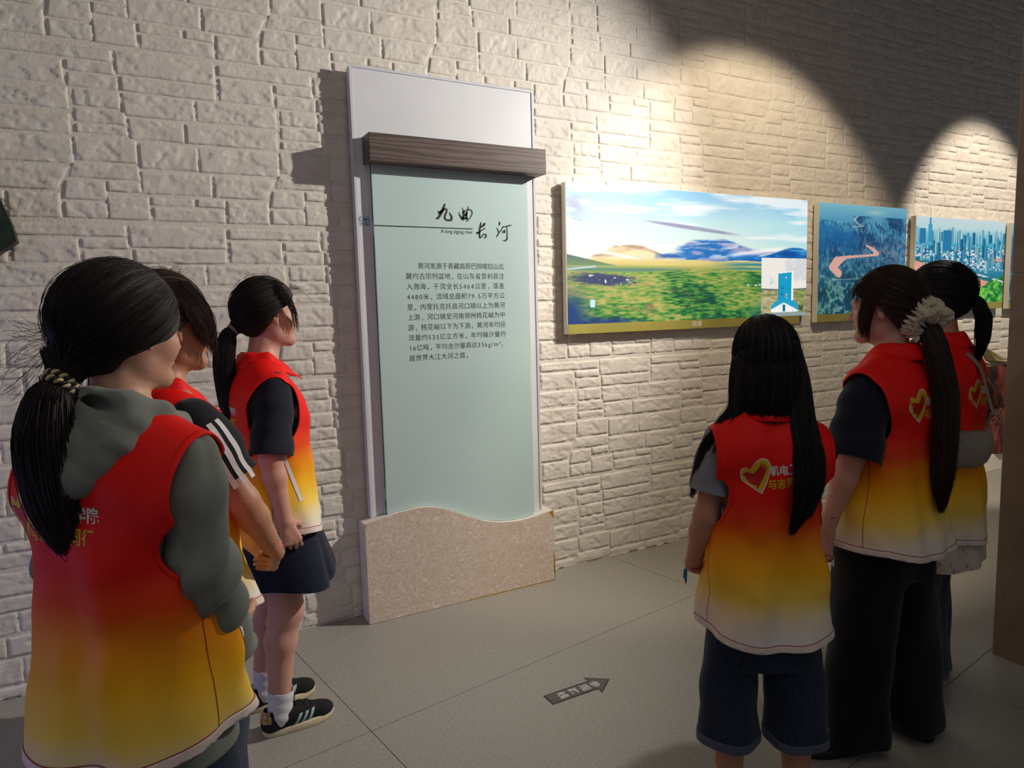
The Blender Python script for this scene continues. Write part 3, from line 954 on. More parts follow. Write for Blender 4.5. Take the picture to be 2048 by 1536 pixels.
# ---------------------------------------------------------------- floor arrow sticker
e = empty('floor_arrow', (1.45, -1.15, 0.0))
tag(e, 'dark grey direction arrow sticker with pale characters on the floor', 'sticker')
A0 = np.array([1.322, -1.149]); A1 = np.array([1.622, -1.147])
ad = (A1 - A0) / np.linalg.norm(A1 - A0); an = np.array([-ad[1], ad[0]])
Ln = np.linalg.norm(A1 - A0)
def arrow(k, z):
    w = .036 - k; hw = .066 - k * 1.3
    pts = [(0 + k, -w), (Ln - .085 + k * .3, -w), (Ln - .085 + k * .3, -hw), (Ln - k * 1.6, 0), (Ln - .085 + k * .3, hw), (Ln - .085 + k * .3, w), (0 + k, w)]
    return [(*(A0 + ad * a + an * b_), z) for a, b_ in pts]
for nm, k, z0, z1, mt in (('arrow_border', 0.0, .0002, .0010, noise_mat('arrow_border', H('2c2724'), H('37302c'), 20, .6)), ('arrow_face', .0055, .0010, .0014, noise_mat('arrow_face', H('5b5757'), H('524e4f'), 20, .5))):
    n = 7
    V = [(x, y, z1) for x, y, z in arrow(k, 0)] + [(x, y, z0) for x, y, z in arrow(k, 0)]
    F = [list(range(n))] + [[a, a + n, (a + 1) % n + n, (a + 1) % n] for a in range(n)]
    under(e, link(nm, mesh_np(nm, V, F, mt, False)))
Vs = []; Fs = []; n = 0
for ch, a in zip('参观路线', (.225, .175, .122, .070)):
    V, F = text_np(ch, 1.0, extrude=0, offset=0.02)
    lo = V[:, :2].min(0); hi = V[:, :2].max(0)
    P = (V[:, :2] - (lo + hi) / 2) / (hi - lo) * np.array([.046, .040])
    # characters read with their tops towards the arrow head
    X = A0[0] + ad[0] * (a + P[:, 1]) + an[0] * (-P[:, 0]); Y = A0[1] + ad[1] * (a + P[:, 1]) + an[1] * (-P[:, 0])
    Vs.append(np.stack([X, Y, np.full(len(X), .0017)], -1)); Fs += [[i + n for i in f] for f in F]; n += len(V)
under(e, link('arrow_text', mesh_np('arrow_text', np.concatenate(Vs), Fs, noise_mat('pale_print', H('cfc6c2'), H('c4bbb8'), 9, .6), False)))

# ---------------------------------------------------------------- brown stone column at the right edge
e = empty('stone_column', (3.45, -2.1, 0))
tag(e, 'brown veined stone column at the right edge of the view', 'column')
b = MB(); b.box((3.149, -2.55, 0.0), (3.75, -1.832, 1.62)); under(e, b.obj('stone_slab', M['pillar'], bevel=.003))
b = MB(); b.box((3.149, -2.55, 1.6225), (3.75, -1.832, 3.2)); under(e, b.obj('stone_slab', M['pillar'], bevel=.003))
b = MB(); b.box((3.149, -2.55, 3.2025), (3.75, -1.832, 4.59)); under(e, b.obj('stone_slab', M['pillar'], bevel=.003))

# ---------------------------------------------------------------- red rock model on a white base
e = empty('white_display_base', (6.9, -.12, 0))
tag(e, 'low white display base along the wall under the red rock model', 'base')
b = MB(); b.box((5.9, -.10, 0.0), (9.0, -.018, .15)); under(e, b.obj('base_box', M['frame_white'], bevel=.004))
e = empty('rock_model', (6.5, -.2, .15))
tag(e, 'dark red layered rock model with cream top beside the brown column', 'rock model')
def rock(name, prof, y0, y1, mt, seed, cell=.03):
    # prof: list of (z, xleft, xright)
    zz = np.array([p[0] for p in prof]); xl = np.array([p[1] for p in prof]); xr = np.array([p[2] for p in prof])
    nz = 26; nx = 40
    Z = np.linspace(zz[0], zz[-1], nz); V = []; F = []
    for z in Z:
        a = np.interp(z, zz, xl); c = np.interp(z, zz, xr)
        for i in range(nx):
            t = i / nx * 2 * math.pi
            cx = (a + c) / 2 + (c - a) / 2 * math.copysign(abs(math.cos(t)) ** .7, math.cos(t))
            cy = (y0 + y1) / 2 + (y1 - y0) / 2 * math.copysign(abs(math.sin(t)) ** .7, math.sin(t))
            r_ = .05 * (float(fbm(np.array(t * 3.0), np.array(z * 1.5), seed, 3)) - .5) + .05 * (float(vnoise(np.array(t * 9.0), np.array(z * 2.), seed)) - .5)
            V.append((cx - abs(r_) * (1 if cx > (a + c) / 2 else -1), min(-.03, cy + r_ * 1.2), z))
    for j in range(nz - 1):
        for i in range(nx):
            F.append([j * nx + i, (j + 1) * nx + i, (j + 1) * nx + (i + 1) % nx, j * nx + (i + 1) % nx])
    F.append([i for i in range(nx)]); F.append([(nz - 1) * nx + nx - 1 - i for i in range(nx)])
    return under(e, link(name, mesh_np(name, np.array(V), F, mt, False)))
m = noise_mat('red_rock', H('3a2420'), H('8a3a2c'), 2.2, .6, .8, 9, .4, stretch=(5, 5, .8), lo=.42, hi=.62, bdist=.04)
rock('rock_body', [(.151, 6.35, 6.9), (.3, 6.47, 6.9), (.56, 6.58, 7.1), (.74, 6.45, 7.3), (.90, 6.22, 7.5), (.935, 6.20, 7.5)], -.12, -.03, m, 3)
rock('rock_top', [(.936, 6.2, 7.5), (.955, 6.2, 7.4), (.99, 6.2, 6.7), (1.09, 6.2, 6.42), (1.13, 6.2, 6.3)], -.12, -.03, noise_mat('cream_rock', H('cdbf9a'), H('b8a880'), 6, .7, .5, 20), 5)

# pale scuff marks on the concrete in front of the plinth
def floor_pt(px, py):
    d = cF + cR * (px - 1024) / 1385.05 - cU * (py - 768) / 1385.05
    return camp + d * (-1.53 / d[2])


M['scuff'] = noise_mat('pale_scuff', H('b4afa6'), H('a39e95'), 60, .5)
for pts_, w_ in (([(.560, -.330), (.690, -.235), (.860, -.150)], .0035), ([(.640, -.300), (.800, -.190), (1.02, -.155)], .0045), ([(.900, -.260), (1.06, -.235), (1.20, -.170)], .003)):
    P_ = np.array(pts_); t_ = np.linspace(0, 2, 24)
    X_ = np.interp(t_, [0, 1, 2], P_[:, 0]); Y_ = np.interp(t_, [0, 1, 2], P_[:, 1])
    for _ in range(20):
        X_[1:-1] = (X_[:-2] + X_[2:]) / 2; Y_[1:-1] = (Y_[:-2] + Y_[2:]) / 2 if _ < 4 else Y_[1:-1]
    wd = w_ * np.sin(np.linspace(.1, 3.04, 24)) / 2
    V_ = np.concatenate([np.stack([X_, Y_ + wd, np.full(24, .0004)], -1), np.stack([X_, Y_ - wd, np.full(24, .0004)], -1)])
    link('scuff_mark', mesh_np('scuff_mark', V_, [[i, i + 24, i + 25, i + 1] for i in range(23)], M['scuff'], False), floor)

# ================================================================ implicit-surface modelling
class Field:
    def __init__(self, lo, hi, h):
        self.lo = np.array(lo, float); self.h = h
        n = np.ceil((np.array(hi) - self.lo) / h).astype(int) + 1
        self.n = n
        self.F = np.full(n, 0.05, np.float32)
        self.ax = [(self.lo[i] + h * np.arange(n[i])).astype(np.float32) for i in range(3)]

    def box(self, lo, hi):
        sl = []
        for i in range(3):
            a = int(max(0, math.floor((lo[i] - self.lo[i]) / self.h)))
            b = int(min(self.n[i], math.ceil((hi[i] - self.lo[i]) / self.h) + 1))
            if b <= a:
                return None
            sl.append(slice(a, b))
        sl = tuple(sl)
        return sl, self.ax[0][sl[0]][:, None, None], self.ax[1][sl[1]][None, :, None], self.ax[2][sl[2]][None, None, :]

    def comb(self, sl, d, k, op='u'):
        A = self.F[sl]
        if op == 'u':
            if k > 0:
                hh = np.maximum(k - np.abs(A - d), 0) / k
                self.F[sl] = np.minimum(A, d) - hh * hh * k * 0.25
            else:
                self.F[sl] = np.minimum(A, d)
        elif op == 's':
            d = -d
            hh = np.maximum(k - np.abs(A - d), 0) / max(k, 1e-6)
            self.F[sl] = np.maximum(A, d) + hh * hh * k * 0.25
        elif op == 'i':
            self.F[sl] = np.maximum(A, d)

    def cone(self, a, b, ra, rb, k=0.01, op='u', flat=None):
        """tapered capsule; flat=(axis vector, factor<1) squeezes it along that axis"""
        a = np.array(a, float); b = np.array(b, float)
        m = max(ra, rb) + k * 1.2 + 0.012
        r = self.box(np.minimum(a, b) - m, np.maximum(a, b) + m)
        if r is None:
            return
        sl, X, Y, Z = r
        ab = b - a; L = float(ab @ ab) + 1e-9
        px, py, pz = X - a[0], Y - a[1], Z - a[2]
        t = np.clip((px * ab[0] + py * ab[1] + pz * ab[2]) / L, 0, 1)
        qx, qy, qz = px - t * ab[0], py - t * ab[1], pz - t * ab[2]
        d2 = qx * qx + qy * qy + qz * qz
        if flat is not None:
            f = np.array(flat[0], float); f /= np.linalg.norm(f)
            c = qx * f[0] + qy * f[1] + qz * f[2]
            d2 = d2 + c * c * (1 / flat[1] ** 2 - 1)
            d = (np.sqrt(d2) - (ra + (rb - ra) * t)) * (0.5 + 0.5 * flat[1])
        else:
            d = np.sqrt(d2) - (ra + (rb - ra) * t)
        self.comb(sl, d, k, op)

    def ell(self, c, r, R=None, k=0.01, op='u'):
        c = np.array(c, float); r = np.array(r, float)
        m = r.max() + k * 1.2 + 0.012
        q = self.box(c - m, c + m)
        if q is None:
            return
        sl, X, Y, Z = q
        px, py, pz = X - c[0], Y - c[1], Z - c[2]
        if R is not None:
            px, py, pz = (R[0][0] * px + R[1][0] * py + R[2][0] * pz, R[0][1] * px + R[1][1] * py + R[2][1] * pz, R[0][2] * px + R[1][2] * py + R[2][2] * pz)
        k0 = np.sqrt((px / r[0]) ** 2 + (py / r[1]) ** 2 + (pz / r[2]) ** 2)
        k1 = np.sqrt((px / r[0] ** 2) ** 2 + (py / r[1] ** 2) ** 2 + (pz / r[2] ** 2) ** 2)
        d = k0 * (k0 - 1) / np.maximum(k1, 1e-4)
        self.comb(sl, d, k, op)

    def loft(self, zs, cx, cy, a, b, k=0.02, p=2.0, op='u', fold=None):
        """stack of (super)ellipses; a = half size in x, b = half size in y"""
        zs = np.array(zs, float)
        m = 0.06
        am = max(a) + abs(np.array(cx)).max(); bm = max(b) + abs(np.array(cy)).max()
        q = self.box((-am - m, -bm - m, zs[0] - m), (am + m, bm + m, zs[-1] + m))
        if q is None:
            return
        sl, X, Y, Z = q
        A = np.interp(Z, zs, a); B = np.interp(Z, zs, b); CX = np.interp(Z, zs, cx); CY = np.interp(Z, zs, cy)
        u = np.abs(X - CX) / A; v = np.abs(Y - CY) / B
        rr = (u ** p + v ** p) ** (1 / p)
        k1 = np.sqrt((u / A) ** 2 + (v / B) ** 2)
        d = (rr - 1) * np.maximum(rr, 0.2) / np.maximum(k1, 1e-3) 
        if fold is not None:
            d = d - fold(X, Y, Z)
        dz = np.maximum(zs[0] - Z, Z - zs[-1])
        d = np.where(dz > 0, np.maximum(d, dz), d)
        self.comb(sl, d.astype(np.float32), k, op)

    def displace(self, fn):
        X, Y, Z = self.ax[0][:, None, None], self.ax[1][None, :, None], self.ax[2][None, None, :]
        near = np.abs(self.F) < 0.04
        self.F = np.where(near, self.F - fn(X, Y, Z), self.F).astype(np.float32)

    def mesh(self, smooth=1):
        F = self.F; s = F < 0
        nx, ny, nz = F.shape
        cnt = np.zeros((nx - 1, ny - 1, nz - 1), np.int8)
        for i in (0, 1):
            for j in (0, 1):
                for k in (0, 1):
                    cnt += s[i:nx - 1 + i, j:ny - 1 + j, k:nz - 1 + k]
        act = (cnt > 0) & (cnt < 8)
        I, J, K = np.nonzero(act)
        idx = np.full(act.shape, -1, np.int64); idx[I, J, K] = np.arange(len(I))
        P = np.zeros((len(I), 3)); C = np.zeros(len(I))
        cor = [(0, 0, 0), (1, 0, 0), (0, 1, 0), (1, 1, 0), (0, 0, 1), (1, 0, 1), (0, 1, 1), (1, 1, 1)]
        val = [F[I + c[0], J + c[1], K + c[2]] for c in cor]
        for a in range(8):
            for b in range(a + 1, 8):
                dd = [cor[b][i] - cor[a][i] for i in range(3)]
                if sum(abs(x) for x in dd) != 1:
                    continue
                m = (val[a] < 0) != (val[b] < 0)
                t = val[a] / np.where(m, val[a] - val[b], 1)
                for i in range(3):
                    P[:, i] += np.where(m, cor[a][i] + t * dd[i], 0)
                C += m
        P /= C[:, None]
        V = self.lo + self.h * (np.stack([I, J, K], -1) + P)
        Q = []
        for ax in range(3):
            o1, o2 = [(1, 2), (2, 0), (0, 1)][ax]
            sl0 = [slice(None)] * 3; sl1 = [slice(None)] * 3
            sl0[ax] = slice(0, -1); sl1[ax] = slice(1, None)
            df = s[tuple(sl0)] != s[tuple(sl1)]
            A = np.array(np.nonzero(df)).T
            ok = (A[:, o1] > 0) & (A[:, o2] > 0) & (A[:, o1] < F.shape[o1] - 1) & (A[:, o2] < F.shape[o2] - 1)
            A = A[ok]
            e1 = np.zeros(3, int); e1[o1] = 1; e2 = np.zeros(3, int); e2[o2] = 1
            q = np.stack([idx[tuple((A - e1 - e2).T)], idx[tuple((A - e2).T)], idx[tuple(A.T)], idx[tuple((A - e1).T)]], -1)
            inside = s[tuple(A.T)]
            q = np.where(inside[:, None], q, q[:, ::-1])
            Q.append(q)
        Q = np.concatenate(Q)
        Q = Q[(Q >= 0).all(1)]
        for _ in range(smooth):
            V = lap(V, Q, 0.5)
        return V, Q


def lap(V, Q, w):
    S = np.zeros_like(V); c = np.zeros(len(V))
    k = Q.shape[1]
    for i in range(k):
        a = Q[:, i]; b = Q[:, (i + 1) % k]
        for d in range(3):
            S[:, d] += np.bincount(a, V[b, d], len(V)) + np.bincount(b, V[a, d], len(V))
        c += np.bincount(a, minlength=len(V)) + np.bincount(b, minlength=len(V))
    m = c > 0
    V = V.copy()
    V[m] = V[m] * (1 - w) + w * S[m] / c[m][:, None]
    return V


def keep_faces(V, Q, mask):
    """keep faces whose vertices all satisfy mask"""
    Q = Q[mask[Q].all(1)]
    used = np.zeros(len(V), bool); used[Q] = True
    re = np.cumsum(used) - 1
    return V[used], re[Q]


def clip_mesh(V, F, fn):
    """keep the part where fn(V) <= 0, with a clean cut edge"""
    if F.shape[1] == 4:
        F = np.concatenate([F[:, [0, 1, 2]], F[:, [0, 2, 3]]])
    g = fn(V)
    g = np.where(np.abs(g) < 1e-7, -1e-7, g)
    ins = g < 0
    c = ins[F].sum(1)
    out = [F[c == 3]]
    V = list(V); nV = len(V)
    V = np.array(V)
    mixed = F[(c == 1) | (c == 2)]
    if len(mixed):
        E = np.concatenate([mixed[:, [0, 1]], mixed[:, [1, 2]], mixed[:, [2, 0]]])
        E = np.sort(E, 1)
        E = E[ins[E[:, 0]] != ins[E[:, 1]]]
        E = np.unique(E, axis=0)
        t = g[E[:, 0]] / (g[E[:, 0]] - g[E[:, 1]])
        NV = V[E[:, 0]] + (V[E[:, 1]] - V[E[:, 0]]) * t[:, None]
        key = {(int(a), int(b)): nV + i for i, (a, b) in enumerate(E)}
        V = np.concatenate([V, NV])
        T = []
        def ed(a, b):
            return key[(a, b) if a < b else (b, a)]
        for tri in mixed.tolist():
            k = [bool(ins[i]) for i in tri]
            n = sum(k)
            i = k.index(True) if n == 1 else k.index(False)
            a, b, c_ = tri[i], tri[(i + 1) % 3], tri[(i + 2) % 3]
            if n == 1:
                T.append((a, ed(a, b), ed(a, c_)))
            else:
                T.append((ed(a, b), b, c_)); T.append((ed(a, b), c_, ed(a, c_)))
        out.append(np.array(T))
    F = np.concatenate(out)
    used = np.zeros(len(V), bool); used[F] = True
    re = np.cumsum(used) - 1
    return V[used], re[F]


def part(name, V, F, mt, parent, solid=0.0, off=0.0):
    o = link(name, mesh_np(name, V, F, mt, True), parent)
    if solid:
        m = o.modifiers.new('thickness', 'SOLIDIFY'); m.thickness = solid; m.offset = off
    return o


def vnormals(V, F):
    N = np.zeros_like(V)
    a = V[F[:, 1]] - V[F[:, 0]]; b = V[F[:, 2]] - V[F[:, 0]]
    fn = np.cross(a, b)
    for i in range(F.shape[1]):
        for d in range(3):
            N[:, d] += np.bincount(F[:, i], fn[:, d], len(V))
    return N / (np.linalg.norm(N, axis=1)[:, None] + 1e-12)


def tubes(paths, rad, sides=3):
    """paths (N,T,3), rad (N,T) -> verts, quads"""
    N, T, _ = paths.shape
    D = np.gradient(paths, axis=1)
    D /= np.linalg.norm(D, axis=2)[..., None] + 1e-9
    ref = np.array([0.31, 0.17, 0.93]); alt = np.array([0.9, 0.3, 0.1])
    U = np.cross(D, ref); bad = np.linalg.norm(U, axis=2) < 0.15
    U[bad] = np.cross(D, alt)[bad]
    U /= np.linalg.norm(U, axis=2)[..., None] + 1e-9
    W = np.cross(D, U)
    V = np.zeros((N, T, sides, 3))
    for s in range(sides):
        a = 2 * math.pi * s / sides
        V[:, :, s] = paths + rad[..., None] * (math.cos(a) * U + math.sin(a) * W)
    idx = np.arange(N * T * sides).reshape(N, T, sides)
    Q = []
    for s in range(sides):
        s2 = (s + 1) % sides
        Q.append(np.stack([idx[:, :-1, s], idx[:, :-1, s2], idx[:, 1:, s2], idx[:, 1:, s]], -1).reshape(-1, 4))
    return V.reshape(-1, 3), np.concatenate(Q)


def rotz(a):
    c, s = math.cos(a), math.sin(a)
    return np.array([[c, -s, 0], [s, c, 0], [0, 0, 1.0]])


def roty(a):
    c, s = math.cos(a), math.sin(a)
    return np.array([[c, 0, s], [0, 1, 0], [-s, 0, c]])


def rotx(a):
    c, s = math.cos(a), math.sin(a)
    return np.array([[1, 0, 0], [0, c, -s], [0, s, c]])


def nrm(v):
    v = np.array(v, float)
    return v / np.linalg.norm(v)


# ---------------------------------------------------------------- anatomy
def hand(F, W, d, n, s, curl=0.5, spread=1.0):
    d = nrm(d); n = nrm(n); s = nrm(s); W = np.array(W, float)
    offs = [(.024, .082, .074, .0076), (.008, .086, .082, .0078), (-.009, .083, .076, .0074), (-.024, .076, .060, .0066)]
    F.cone(W - d * .02, W + d * .012, .021, .022, .012, flat=(n, .78))
    for k, (o, L, fl, r) in enumerate(offs):
        a = W + s * o * .45 + d * .008
        kn = W + d * L + s * o * 1.05 * spread
        F.cone(a, kn, .0135, .0105, .010)
        p = kn; ang = curl * (0.55 + 0.12 * k)
        dd = d * math.cos(ang) + n * math.sin(ang)
        for seg, (f, rr) in enumerate(((.45, 1.0), (.31, .93), (.26, .85))):
            q = p + dd * fl * f
            F.cone(p, q, r * rr, r * rr * .94, .003)
            p = q
            ang += curl * (0.95 if seg == 0 else 0.6)
            dd = d * math.cos(ang) + n * math.sin(ang)
    F.cone(W + d * .02 - s * .012 + n * .004, W + d * .062 - s * .006 + n * .004, .015, .013, .012)
    t0 = W + d * .012 + s * .014 + n * .004
    t1 = t0 + nrm(d * .62 + s * .62 + n * .38) * .043
    t2 = t1 + nrm(d * .9 + s * .22 + n * .32) * .030
    t3 = t2 + nrm(d * .95 - s * .02 + n * .35) * .024
    F.cone(t0, t1, .0145, .0108, .010)
    F.cone(t1, t2, .0100, .0088, .003)
    F.cone(t2, t3, .0088, .0075, .002)


def head(F, C, R):
    def P(x, y, z):
        return C + R @ np.array([x, y, z])
    k = .02
    F.ell(P(-.012, 0, .018), (.094, .075, .096), R, k)
    F.ell(P(.026, 0, -.038), (.060, .056, .076), R, .03)
    F.cone(P(.010, .036, -.072), P(.062, .012, -.100), .020, .014, .025)
    F.cone(P(.010, -.036, -.072), P(.062, -.012, -.100), .020, .014, .025)
    F.ell(P(.070, 0, -.098), (.016, .018, .014), R, .02)
    for sy in (1, -1):
        F.ell(P(.052, sy * .034, -.030), (.030, .026, .030), R, .02)
        F.ell(P(.088, sy * .031, .004), (.016, .017, .011), R, .012, 's')
        F.ell(P(.0715, sy * .0305, .002), (.0125, .0145, .0098), R, .004)
        F.ell(P(.088, sy * .010, -.036), (.009, .008, .006), R, .006)
    F.cone(P(.080, .024, .022), P(.084, 0, .018), .010, .010, .014)
    F.cone(P(.080, -.024, .022), P(.084, 0, .018), .010, .010, .014)
    F.cone(P(.082, 0, .006), P(.100, 0, -.033), .0065, .0085, .010)
    F.ell(P(.083, 0, -.0575), (.010, .019, .0055), R, .005)
    F.ell(P(.081, 0, -.0675), (.010, .016, .0062), R, .005)
    F.ell(P(.094, 0, -.0625), (.006, .020, .0012), R, .002, 's')
    for sy in (1, -1):
        Re = R @ rotz(sy * .35) @ roty(-.15)
        F.ell(P(-.010, sy * .077, -.006), (.018, .0065, .030), Re, .006)
        F.ell(P(-.004, sy * .083, .000), (.0085, .007, .016), Re, .003, 's')
        F.ell(P(.000, sy * .076, -.032), (.008, .0055, .010), Re, .005)


def body(F, J):
    """J: joints dictionary, local frame (x forward, y left)"""
    F.loft([.80, .88, .96, 1.03, 1.12, 1.20, 1.27, 1.31, 1.34], [0, -.01, 0, .0, .0, .005, 0, -.005, -.005], [0] * 9,
           [.092, .098, .090, .085, .096, .100, .088, .070, .045], [.150, .165, .142, .122, .134, .146, .146, .118, .065], .03)
    for sy in (1, -1):
        F.ell((.060, sy * .065, 1.17), (.042, .050, .045), None, .03)
        F.ell((-.045, sy * .07, .86), (.055, .065, .07), None, .03)
        sh = np.array(J['arm_l' if sy > 0 else 'arm_r'][0], float) + np.array([0, -sy * .004, .002])
        F.cone((0, sy * .04, 1.345), sh, .040, .040, .03)
    F.cone((-.012, 0, 1.32), J['C'] + J['R'] @ np.array([-.018, 0, -.055]), .054, .048, .03)
    for sd, sy in (('l', 1), ('r', -1)):
        S, E, W = [np.array(v, float) for v in J['arm_' + sd]]
        F.cone(S, E, .041, .036, .03)
        F.cone(E, E + (W - E) * .3, .037, .037, .02)
        F.cone(E + (W - E) * .3, W, .037, .0245, .02, )
        Hh, K, A = [np.array(v, float) for v in J['leg_' + sd]]
        F.cone(Hh, K, J.get('thigh', .082), .054, .05)
        F.cone(K, K + (A - K) * .3 + np.array([-.012, 0, 0]), .053, .052, .04)
        F.cone(K + (A - K) * .3 + np.array([-.012, 0, 0]), A, .052, .036, .03)
        ft = np.array([math.cos(J.get('foot_' + sd, 0)), math.sin(J.get('foot_' + sd, 0)), 0])
        F.cone(A + np.array([0, 0, -.01]), A + ft * .10 + np.array([0, 0, -.045]), .030, .018, .02)
        F.cone(A - ft * .025 + np.array([0, 0, -.040]), A + ft * .10 + np.array([0, 0, -.047]), .022, .018, .02)


def make_body(root, J, mt, hand_l, hand_r, h=0.008):
    C, R = J['C'], J['R']
    blocks = []
    def full(F):
        body(F, J); head(F, C, R)
        for sd, hd in (('l', hand_l), ('r', hand_r)):
            hand(F, J['arm_' + sd][2], *hd)
    pts = [np.array(p, float) for k in ('arm_l', 'arm_r', 'leg_l', 'leg_r') for p in J[k]] + [C]
    lo = np.min(pts, 0) - np.array([.14, .14, .10]); hi = np.max(pts, 0) + np.array([.16, .14, .16])
    lo[2] = max(lo[2], -0.02)
    F = Field(lo, hi, h); full(F)
    V, Q = F.mesh(1)
    hc = [np.array(J['arm_' + sd][2]) + nrm(hd[0]) * .06 for sd, hd in (('l', hand_l), ('r', hand_r))]
    neck_z = C[2] - .10
    keep = V[:, 2] < neck_z + h
    for c in hc:
        keep &= np.linalg.norm(V - c, axis=1) > .105
    V, Q = keep_faces(V, Q, keep)
    blocks.append((V, Q))
    Fh = Field((C[0] - .15, C[1] - .12, neck_z - .03), (C[0] + .15, C[1] + .12, C[2] + .14), .0034); full(Fh)
    V, Q = Fh.mesh(1); V, Q = keep_faces(V, Q, V[:, 2] > neck_z - .006)
    blocks.append((V, Q))
    for c in hc:
        Fh = Field(c - .125, c + .125, .0031); full(Fh)
        V, Q = Fh.mesh(1); V, Q = keep_faces(V, Q, np.linalg.norm(V - c, axis=1) < .112)
        if len(V):
            blocks.append((V, Q))
    Vs = []; Qs = []; n = 0
    for V, Q in blocks:
        Vs.append(V); Qs.append(Q + n); n += len(V)
    o = part('body', np.concatenate(Vs), np.concatenate(Qs), mt, root)
    # eyes
    for sy in (1, -1):
        b = MB()
        n_ = 10
        c = C + R @ np.array([.0728, sy * .0305, .002])
        V = []; Fc = []; mi = []
        for i in range(n_ + 1):
            th = math.pi * i / n_
            for j in range(16):
                ph = 2 * math.pi * j / 16
                V.append(c + R @ (np.array([math.cos(th), math.sin(th) * math.cos(ph), math.sin(th) * math.sin(ph)]) * .0106))
        for i in range(n_):
            for j in range(16):
                Fc.append([i * 16 + j, (i + 1) * 16 + j, (i + 1) * 16 + (j + 1) % 16, i * 16 + (j + 1) % 16])
                mi.append(1 if i < 2 else 0)
        link('eye', mesh_np('eye', np.array(V), Fc, [M['eyewhite'], M['iris']], True, mi), root)
    return o


def project(V2, F2, bvh, origin_fn, dirn, off):
    """project flat print onto a surface: origin_fn(u,v)-> 3D start points"""
    P = origin_fn(V2)
    out = []
    for p in P:
        r = bvh.ray_cast(Vector(p), Vector(dirn))
        if r[0] is None:
            out.append(np.array(p) * np.nan)
        else:
            out.append(np.array(r[0]) - np.array(dirn) * off)
    out = np.array(out)
    good = [f for f in F2 if not np.isnan(out[list(f)]).any()]
    out = np.nan_to_num(out)
    return out, good


from mathutils.bvhtree import BVHTree


def refine(V, F, maxlen):
    """subdivide triangulated 2D polygons so that they can follow a curved surface"""
    bm = bmesh.new()
    vs = [bm.verts.new((v[0], v[1], 0)) for v in V]
    for f in F:
        try:
            bm.faces.new([vs[i] for i in f])
        except ValueError:
            pass
    bmesh.ops.triangulate(bm, faces=bm.faces)
    for _ in range(3):
        E = [e for e in bm.edges if e.calc_length() > maxlen]
        if not E:
            break
        bmesh.ops.subdivide_edges(bm, edges=E, cuts=1)
        bmesh.ops.triangulate(bm, faces=bm.faces)
    bm.verts.ensure_lookup_table()
    bm.verts.index_update()
    V = np.array([v.co[:2] for v in bm.verts]); F = [[v.index for v in f.verts] for f in bm.faces]
    bm.free()
    return V, F


# heart outline with a hand, in a unit frame (read from the print, tilted)
HEART = [(0.63, 0.0), (0.48, 0.10), (0.28, 0.24), (0.06, 0.40), (0.02, 0.55), (0.03, 0.68), (0.08, 0.76), (0.17, 0.78), (0.26, 0.75), (0.33, 0.70),
         (0.40, 0.80), (0.50, 0.91), (0.62, 0.98), (0.74, 1.0), (0.86, 0.96), (0.95, 0.87), (0.99, 0.74), (0.97, 0.62), (0.90, 0.45), (0.80, 0.25)]
HAND = [(0.46, 0.155), (0.50, 0.14), (0.66, 0.36), (0.76, 0.50), (0.81, 0.60), (0.86, 0.72), (0.85, 0.735), (0.80, 0.66), (0.785, 0.665), (0.83, 0.79), (0.81, 0.81), (0.76, 0.70), (0.745, 0.71), (0.77, 0.84), (0.75, 0.86), (0.69, 0.74), (0.675, 0.75), (0.695, 0.86), (0.67, 0.87), (0.61, 0.76),
        (0.50, 0.64), (0.42, 0.58), (0.36, 0.59), (0.28, 0.63), (0.16, 0.63), (0.10, 0.58), (0.12, 0.55), (0.17, 0.52), (0.20, 0.44), (0.30, 0.32), (0.42, 0.26), (0.49, 0.25)]


def poly_tris(P):
    from mathutils.geometry import tessellate_polygon
    t = tessellate_polygon([[Vector((x, y, 0)) for x, y in P]])
    return np.array(P, float), [list(x) for x in t]


def scale_about(P, k):
    P = np.array(P); c = P.mean(0)
    return [tuple(c + (p - c) * k) for p in P]


def vest_print(root, vest_me_VF, y_left, z0, tilt=0.0, front=False):
    """back print of a vest: heart emblem and two lines of characters; seen from behind (-x), right is -y"""
    V, F = vest_me_VF
    bvh = BVHTree.FromPolygons([tuple(v) for v in V], [tuple(int(i) for i in f) for f in F])
    ca, sa = math.cos(tilt), math.sin(tilt)
    def orig(P):
        u = P[:, 0] * ca - P[:, 1] * sa; w = P[:, 0] * sa + P[:, 1] * ca
        return np.stack([np.full(len(P), -0.6), y_left - u, z0 + w], -1)
    hs = 0.090
    H1 = [(x * hs, y * hs * 1.20) for x, y in HEART]
    items = [('heart_outline', H1, M['print_white'], .0016), ('heart_fill', scale_about(H1, .92), M['print_yellow'], .0022), ('heart_hand', [(x * hs, y * hs * 1.20) for x, y in HAND], M['print_red'], .0028)]
    for nm, P, mt, off in items:
        V2, F2 = poly_tris(P); V2, F2 = refine(V2, F2, .012)
        V3, F3 = project(V2, F2, bvh, orig, (1, 0, 0), off)
        if len(F3) > 3:
            link(nm, mesh_np(nm, V3, F3, mt, False), root)
    for txt, u0, w0, mt in (('机电工程学院', .086, .050, M['print_white']), ('与志愿者同行', .076, .010, M['print_yellow'])):
        for i, ch in enumerate(txt):
            Vc, Fc = text_np(ch, 1.0, extrude=0, offset=.028)
            lo = Vc[:, :2].min(0); hi = Vc[:, :2].max(0)
            P = (Vc[:, :2] - lo) / (hi - lo) * np.array([.0235, .031]) + np.array([u0 + i * .0262, w0])
            V3, F3 = project(P, Fc, bvh, orig, (1, 0, 0), .0022)
            if len(F3) == len(Fc):
                link('printed_character', mesh_np('printed_character', V3, F3, mt, False), root)


